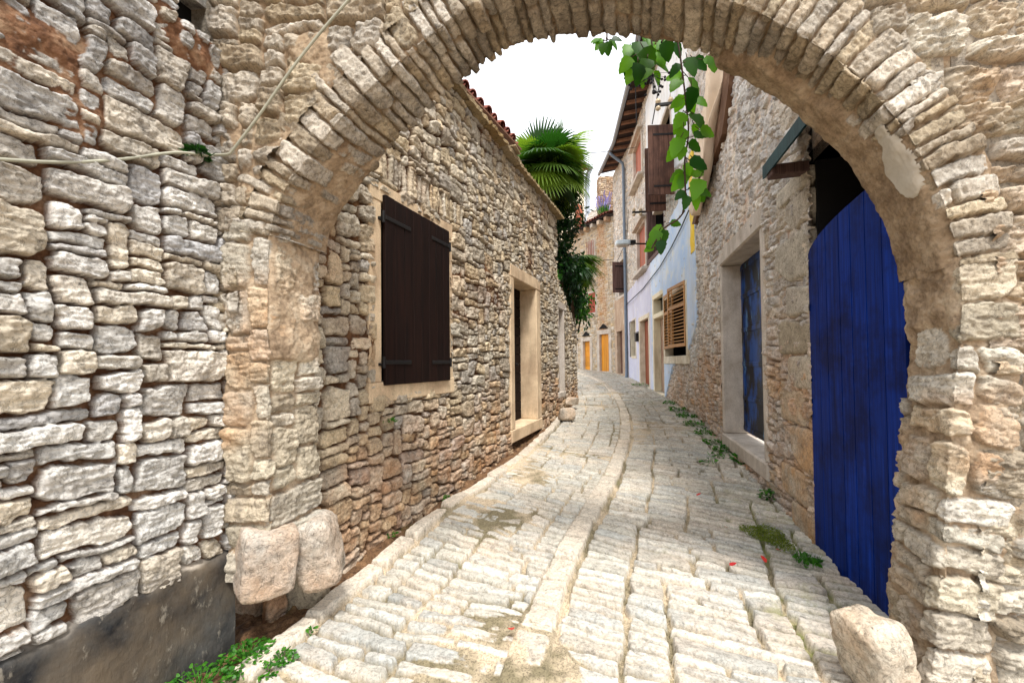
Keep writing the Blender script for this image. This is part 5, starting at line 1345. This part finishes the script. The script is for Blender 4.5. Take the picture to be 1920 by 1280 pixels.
def palm(name, label, base, crown, nl, rad, seed, pet=(.45, .8), zmin=-.5, zmax=1.0):
    random.seed(seed); o = thing(name, label, 'palm tree', tuple(base)); B = Vector(base); Cc = Vector(crown)
    mb = MB(); n = 24
    pts = [B.lerp(Cc, i/n)+Vector((.03*math.sin(i*.5), .03*math.cos(i*.4), 0)) for i in range(n+1)]
    mb.tube(pts, [.15*(1+.10*(i % 2))*(1.0 if i < n-3 else .8) for i in range(n+1)], 12); mb.build('trunk', M['bark'], o, True)
    for k in range(nl):
        az = k*2.39996+random.uniform(-.2, .2); el = zmin+(zmax-zmin)*((k+.5)/nl)
        el = math.asin(max(-.95, min(.97, el)))
        d = Vector((math.cos(az)*math.cos(el), math.sin(az)*math.cos(el), math.sin(el))); pl_ = random.uniform(*pet)
        hub = Cc+d*pl_-Vector((0, 0, .08*pl_)); mb = MB(); g = random.uniform(.0, .45) if random.random() < .7 else random.uniform(.6, 1)
        mb.tube([Cc, Cc.lerp(hub, .5)+Vector((0, 0, .05)), hub], [.022, .016, .010], 5, 0)
        up = Vector((0, 0, 1)) if abs(d.z) < .9 else Vector((math.cos(az), math.sin(az), 0))
        V_, F_ = fan(hub, (d-Vector((0, 0, .25))).normalized(), up+rv(.15), rad*random.uniform(.85, 1.1), None)
        mb.add(V_, F_, 0, (g, random.random(), 1, 0)); mb.build('frond', M['palm_leaf'], o)
cr = at(1020, 322, 9.9)
palm('fan_palm', 'tall fan palm with bright spread fronds rising above the slab cornice', (cr.x-.05, cr.y+.1, .35), cr, 30, .95, 3, (.35, .66), -.6, .98)
cr = at(1062, 492, 11.9)
palm('fan_palm', 'lower dark fan palm drooping over the end of the garden wall', (cr.x-.1, cr.y+.1, .5), cr, 22, .85, 8, (.3, .5), -.8, .5)
# --- dark evergreen between the palms
random.seed(11)
def leafy_tree(name, label, base, blobs, nleaf, size, mat, seed, cat='tree'):
    random.seed(seed); o = thing(name, label, cat, base); mb = MB(); B = Vector(base)
    cen = sum((Vector(b[0]) for b in blobs), Vector())/len(blobs)
    mb.tube([B, B.lerp(cen, .5)+Vector((.05, .02, 0)), cen], [.10, .08, .04], 8)
    for b in blobs: mb.tube([B.lerp(cen, .6), B.lerp(Vector(b[0]), .7), Vector(b[0])], [.05, .03, .012], 6)
    mb.build('trunk', M['bark'], o, True); fm = MB()
    tw = [(Vector(c)+Vector([random.gauss(0, r*.42) for r in rad]), random.random()) for c, rad, w_ in blobs for _ in range(int(26*w_))]
    for k in range(nleaf):
        c, g = random.choice(tw); p = c+rv(.085); out = (p-cen); out.z *= .5
        d = (out.normalized()*.5+rv(.6)-Vector((0, 0, .45))).normalized()
        V_, F_ = leaf_poly(p, d, Vector((0, 0, 1))+rv(.5), size*random.uniform(.7, 1.25), size*.45, .15, .2, 3)
        fm.add(V_, F_, 0, (max(0, min(1, g*.7+random.gauss(.1, .15))), random.random(), 1, 0))
    fm.build('crown', mat, o, True)
def bl(px, py, d, rx, rz, w_=1.0): return (tuple(at(px, py, d)), (rx*d/FPX, .5, rz*d/FPX), w_)
g0 = at(1045, 660, 10.6)
leafy_tree('evergreen_tree', 'dark glossy evergreen spilling over the garden wall beneath the palm', (g0.x-.3, g0.y+.3, .45),
           [bl(1052, 395, 10.6, 30, 36, 1.2), bl(1046, 440, 10.4, 30, 40, 1.4), bl(1062, 420, 10.8, 26, 34, 1), bl(1048, 495, 10.3, 30, 36, 1.4), bl(1068, 530, 10.8, 30, 36, 1.3), bl(1076, 572, 11.0, 20, 30, 1.0), bl(1032, 470, 10.2, 16, 30, .8), bl(1080, 500, 11, 18, 26, .7)], 5200, .13, M['tree_leaf'], 4)
leafy_tree('garden_shrub', 'light green leafy shoots hanging below the drooping palm fronds', tuple(at(1078, 660, 11.2)+Vector((-.15, .2, -.6))), [bl(1088, 565, 11.2, 14, 20, .7), bl(1092, 585, 11.3, 10, 16, .5), bl(1036, 520, 9.7, 10, 10, .35)], 700, .12, M['weed_leaf'], 6, 'shrub')
# --- weeds, moss tufts
def weed(label, c, rad, h, n, size, seed, mat='weed_leaf', grass=.0, group='weeds along the street edges'):
    random.seed(seed); mb = MB(); c = Vector(c)
    for k in range(n):
        a = random.uniform(0, 6.283); r = rad*math.sqrt(random.random()); p = c+Vector((math.cos(a)*r, math.sin(a)*r, random.random()*h*(1-.6*r/rad)))
        p.z += float(zg(p.y)-zg(c.y))
        if random.random() < grass:
            d = Vector((random.gauss(0, .4), random.gauss(0, .4), 1)); V_, F_ = leaf_poly(p-Vector((0, 0, p.z-c.z)), d, rv(), size*1.6, size*.14, .1, .3, 4, 0, 'blade')
        else:
            d = Vector((math.cos(a)+random.gauss(0, .5), math.sin(a)+random.gauss(0, .5), random.uniform(-.2, .7))); V_, F_ = leaf_poly(p, d, Vector((0, 0, 1))+rv(.4), size*random.uniform(.6, 1.2), size*.75, .15, .2, 4, .12)
        mb.add(V_, F_, 0, (random.random(), random.random(), 1, 0))
    for k in range(max(2, n//14)):
        a = random.uniform(0, 6.283); r = rad*.6*math.sqrt(random.random()); mb.tube([c, c+Vector((math.cos(a)*r, math.sin(a)*r, h*.8))], .002, 4)
    mb.v = [tuple(Vector(v)-c) for v in mb.v]
    o = mb.build('weed', M[mat], None, True); o.location = c; return tag(o, label, 'weed', group)
def gp(px, py, dz=0.0): q = ground_pt(px, py); return (q.x, q.y, q.z+dz-.01)
weed('bushy bright weed clump in the soil below the black plinth', gp(462, 1235), .12, .10, 300, .024, 1)
weed('low weed at the bottom edge beside the black plinth', gp(375, 1290), .15, .10, 240, .024, 2)
weed('small weed growing against the tan kerb stone by the bushy clump', gp(528, 1232), .06, .05, 60, .026, 3)
weed('tiny sprig in the kerb joint beside the orange kerb stone', gp(586, 1180), .022, .03, 16, .022, 4)
weed('tuft below the small weed where kerb meets paving', gp(505, 1255), .05, .04, 40, .024, 14)
weed('short sprig on the soil strip beneath the shuttered window', gp(838, 935), .05, .06, 34, .03, 5)
weed('small weed on the soil near the rounded corner block', gp(735, 1000), .04, .04, 26, .028, 6)
weed('leafy weed below the blue painted door step', gp(1392, 865), .13, .16, 110, .055, 7)
weed('spreading weed left of the blue painted door step', gp(1360, 845), .16, .10, 130, .05, 8)
weed('weed at the wall foot between step and quoins', gp(1438, 930), .07, .10, 50, .045, 9)
weed('grass tuft at the corner of the blue gate sill', gp(1512, 1052), .09, .07, 80, .05, 10, grass=.7)
for k, (px, py, r_, n_) in enumerate(((1338, 830, .14, 70), (1322, 812, .16, 80), (1300, 796, .2, 120), (1286, 780, .22, 130), (1272, 768, .22, 120), (1258, 756, .2, 90), (1200, 722, .3, 90), (1345, 856, .1, 30), (1330, 868, .1, 26))):
    weed('green weeds in a line along the foot of the right hand house walls', gp(px, py), r_, .10, n_, .055, 30+k, grass=.3)
for k, (px, py) in enumerate(((725, 792),)):
    s_, z_, _ = LH.hit(px, py); p = LH.pt(s_, .03); weed('little fern tuft rooted in the wall under the shuttered window', (p.x, p.y, z_), .05, .05, 40, .03, 50+k, group='plants rooted in walls')
s_, z_, _ = PW.hit(360, 288); p = PW.pt(s_, .03)
weed('drooping wall plant above the pale cable in the passage corner', (p.x, p.y, z_-.03), .05, .07, 90, .045, 60, 'tree_leaf', .45, 'plants rooted in walls')
# moss patch
q = gp(1440, 1005); random.seed(77); mb = MB()
for k in range(2600):
    a = random.uniform(0, 6.283); r = math.sqrt(random.random())*(1+.25*math.sin(3*a)); p = Vector((q[0]+math.cos(a)*r*.14, q[1]+math.sin(a)*r*.24, q[2]+.015+random.uniform(-.012, .012)))
    V_, F_ = leaf_poly(p, rv()+Vector((0, 0, .6)), rv(), random.uniform(.012, .028), .006, .1, .3, 2, 0, 'blade'); mb.add(V_, F_, 0, (random.random(), random.random(), 1, 0))
o = mb.build('moss', M['moss'], None); tag(o, 'olive green moss cushion on the paving near the blue gate', 'moss', None, 'stuff')
# red fallen leaves
for k, (px, py) in enumerate(((1363, 996), (1462, 1040), (1438, 1064), (1368, 1070), (958, 1190), (1306, 936))):
    g = gp(px, py, .05); random.seed(90+k); mb = MB(); V_, F_ = leaf_poly(Vector((0, 0, 0)), Vector((random.uniform(-1, 1), random.uniform(-1, 1), .15)), Vector((0, 0, 1))+rv(.3), .055, .04, .3, -.2, 5, .1); mb.add(V_, F_)
    o = mb.build('fallen_leaf', M['dry_leaf'], None, True); o.location = g
    tag(o, 'small curled red leaf fallen beside the central slab line' if k == 4 else 'small red leaf fallen on the paving at the right of the street', 'leaf', 'fallen red leaves')
# lavender at the chimney foot
c = at(1131, 404, 20.6); random.seed(3); mb = MB(); lb = MB()
for k in range(70):
    d = Vector((random.gauss(0, .28), random.gauss(0, .28), 1)).normalized(); L = random.uniform(.6, 1.25); b_ = c+Vector((random.gauss(0, .14), random.gauss(0, .14), 0))
    V_, F_ = leaf_poly(b_, d, rv(), L*.55, .045, .1, .1, 3, 0, 'blade'); mb.add(V_, F_)
    if k % 2: lb.tube([b_+d*L*.5, b_+d*L], [.012, .03], 5, 0)
o = thing('lavender_plant', 'mauve lavender plant growing at the foot of the rubble chimney', 'plant', tuple(c)); mb.build('foliage', M['weed_leaf'], o); lb.build('flower', M['lavender'], o)

# ================================================================== PALE CABLE on the passage wall and arch, hanging cloth
pts = []
for px, py in ((-40, 302), (60, 308), (130, 308), (210, 303), (290, 292), (330, 290), (380, 296)):
    s_, z_, _ = PW.hit(px, py); p = PW.pt(s_, .055); pts.append((p.x, p.y, z_))
for px, py in ((412, 300), (440, 299), (452, 288), (500, 225), (560, 140), (620, 65), (684, -8), (720, -55)):
    p = on_front(px, py); pts.append((p.x, p.y-.055, p.z))
P_ = catmull(pts, 8); mb = MB(); mb.tube([Vector(p) for p in P_], .0068, 8)
tag(mb.build('pale_cable', M['cable_white'], None, True), 'pale plastic cable crossing the passage wall and following the left arch curve', 'cable')
random.seed(15)
left = [(1349, 105), (1346, 160), (1338, 220), (1330, 262), (1322, 300), (1316, 345), (1311, 392)]; right = [(1368, 105), (1366, 150), (1360, 205), (1354, 255), (1352, 300), (1344, 345), (1325, 402)]
rows = []; nC = 30
lf = catmull(left, 5); rt = catmull(right, 5)
for (a_, b_) in zip(lf, rt):
    row = []
    for i in range(nC+1):
        t = i/nC; px = a_[0]+(b_[0]-a_[0])*t; py = a_[1]+(b_[1]-a_[1])*t
        s_, z_, _ = RW.hit(px, py); q = RW.pt(min(s_, RW.L-.01), .16+.07*math.sin(t*21+a_[1]*.02)*(.4+t)); row.append((q.x, q.y, z_))
    rows.append(row)
mb = MB(); V_ = [p for r_ in rows for p in r_]; k_ = nC+1
mb.add(V_, [(i*k_+j, i*k_+j+1, (i+1)*k_+j+1, (i+1)*k_+j) for i in range(len(rows)-1) for j in range(nC)])
o = mb.build('hanging_cloth', M['cloth'], None, True); md = o.modifiers.new('thick', 'SOLIDIFY'); md.thickness = .01
tag(o, 'long cream cloth hanging in folds at the corner above the limewashed wall', 'cloth')
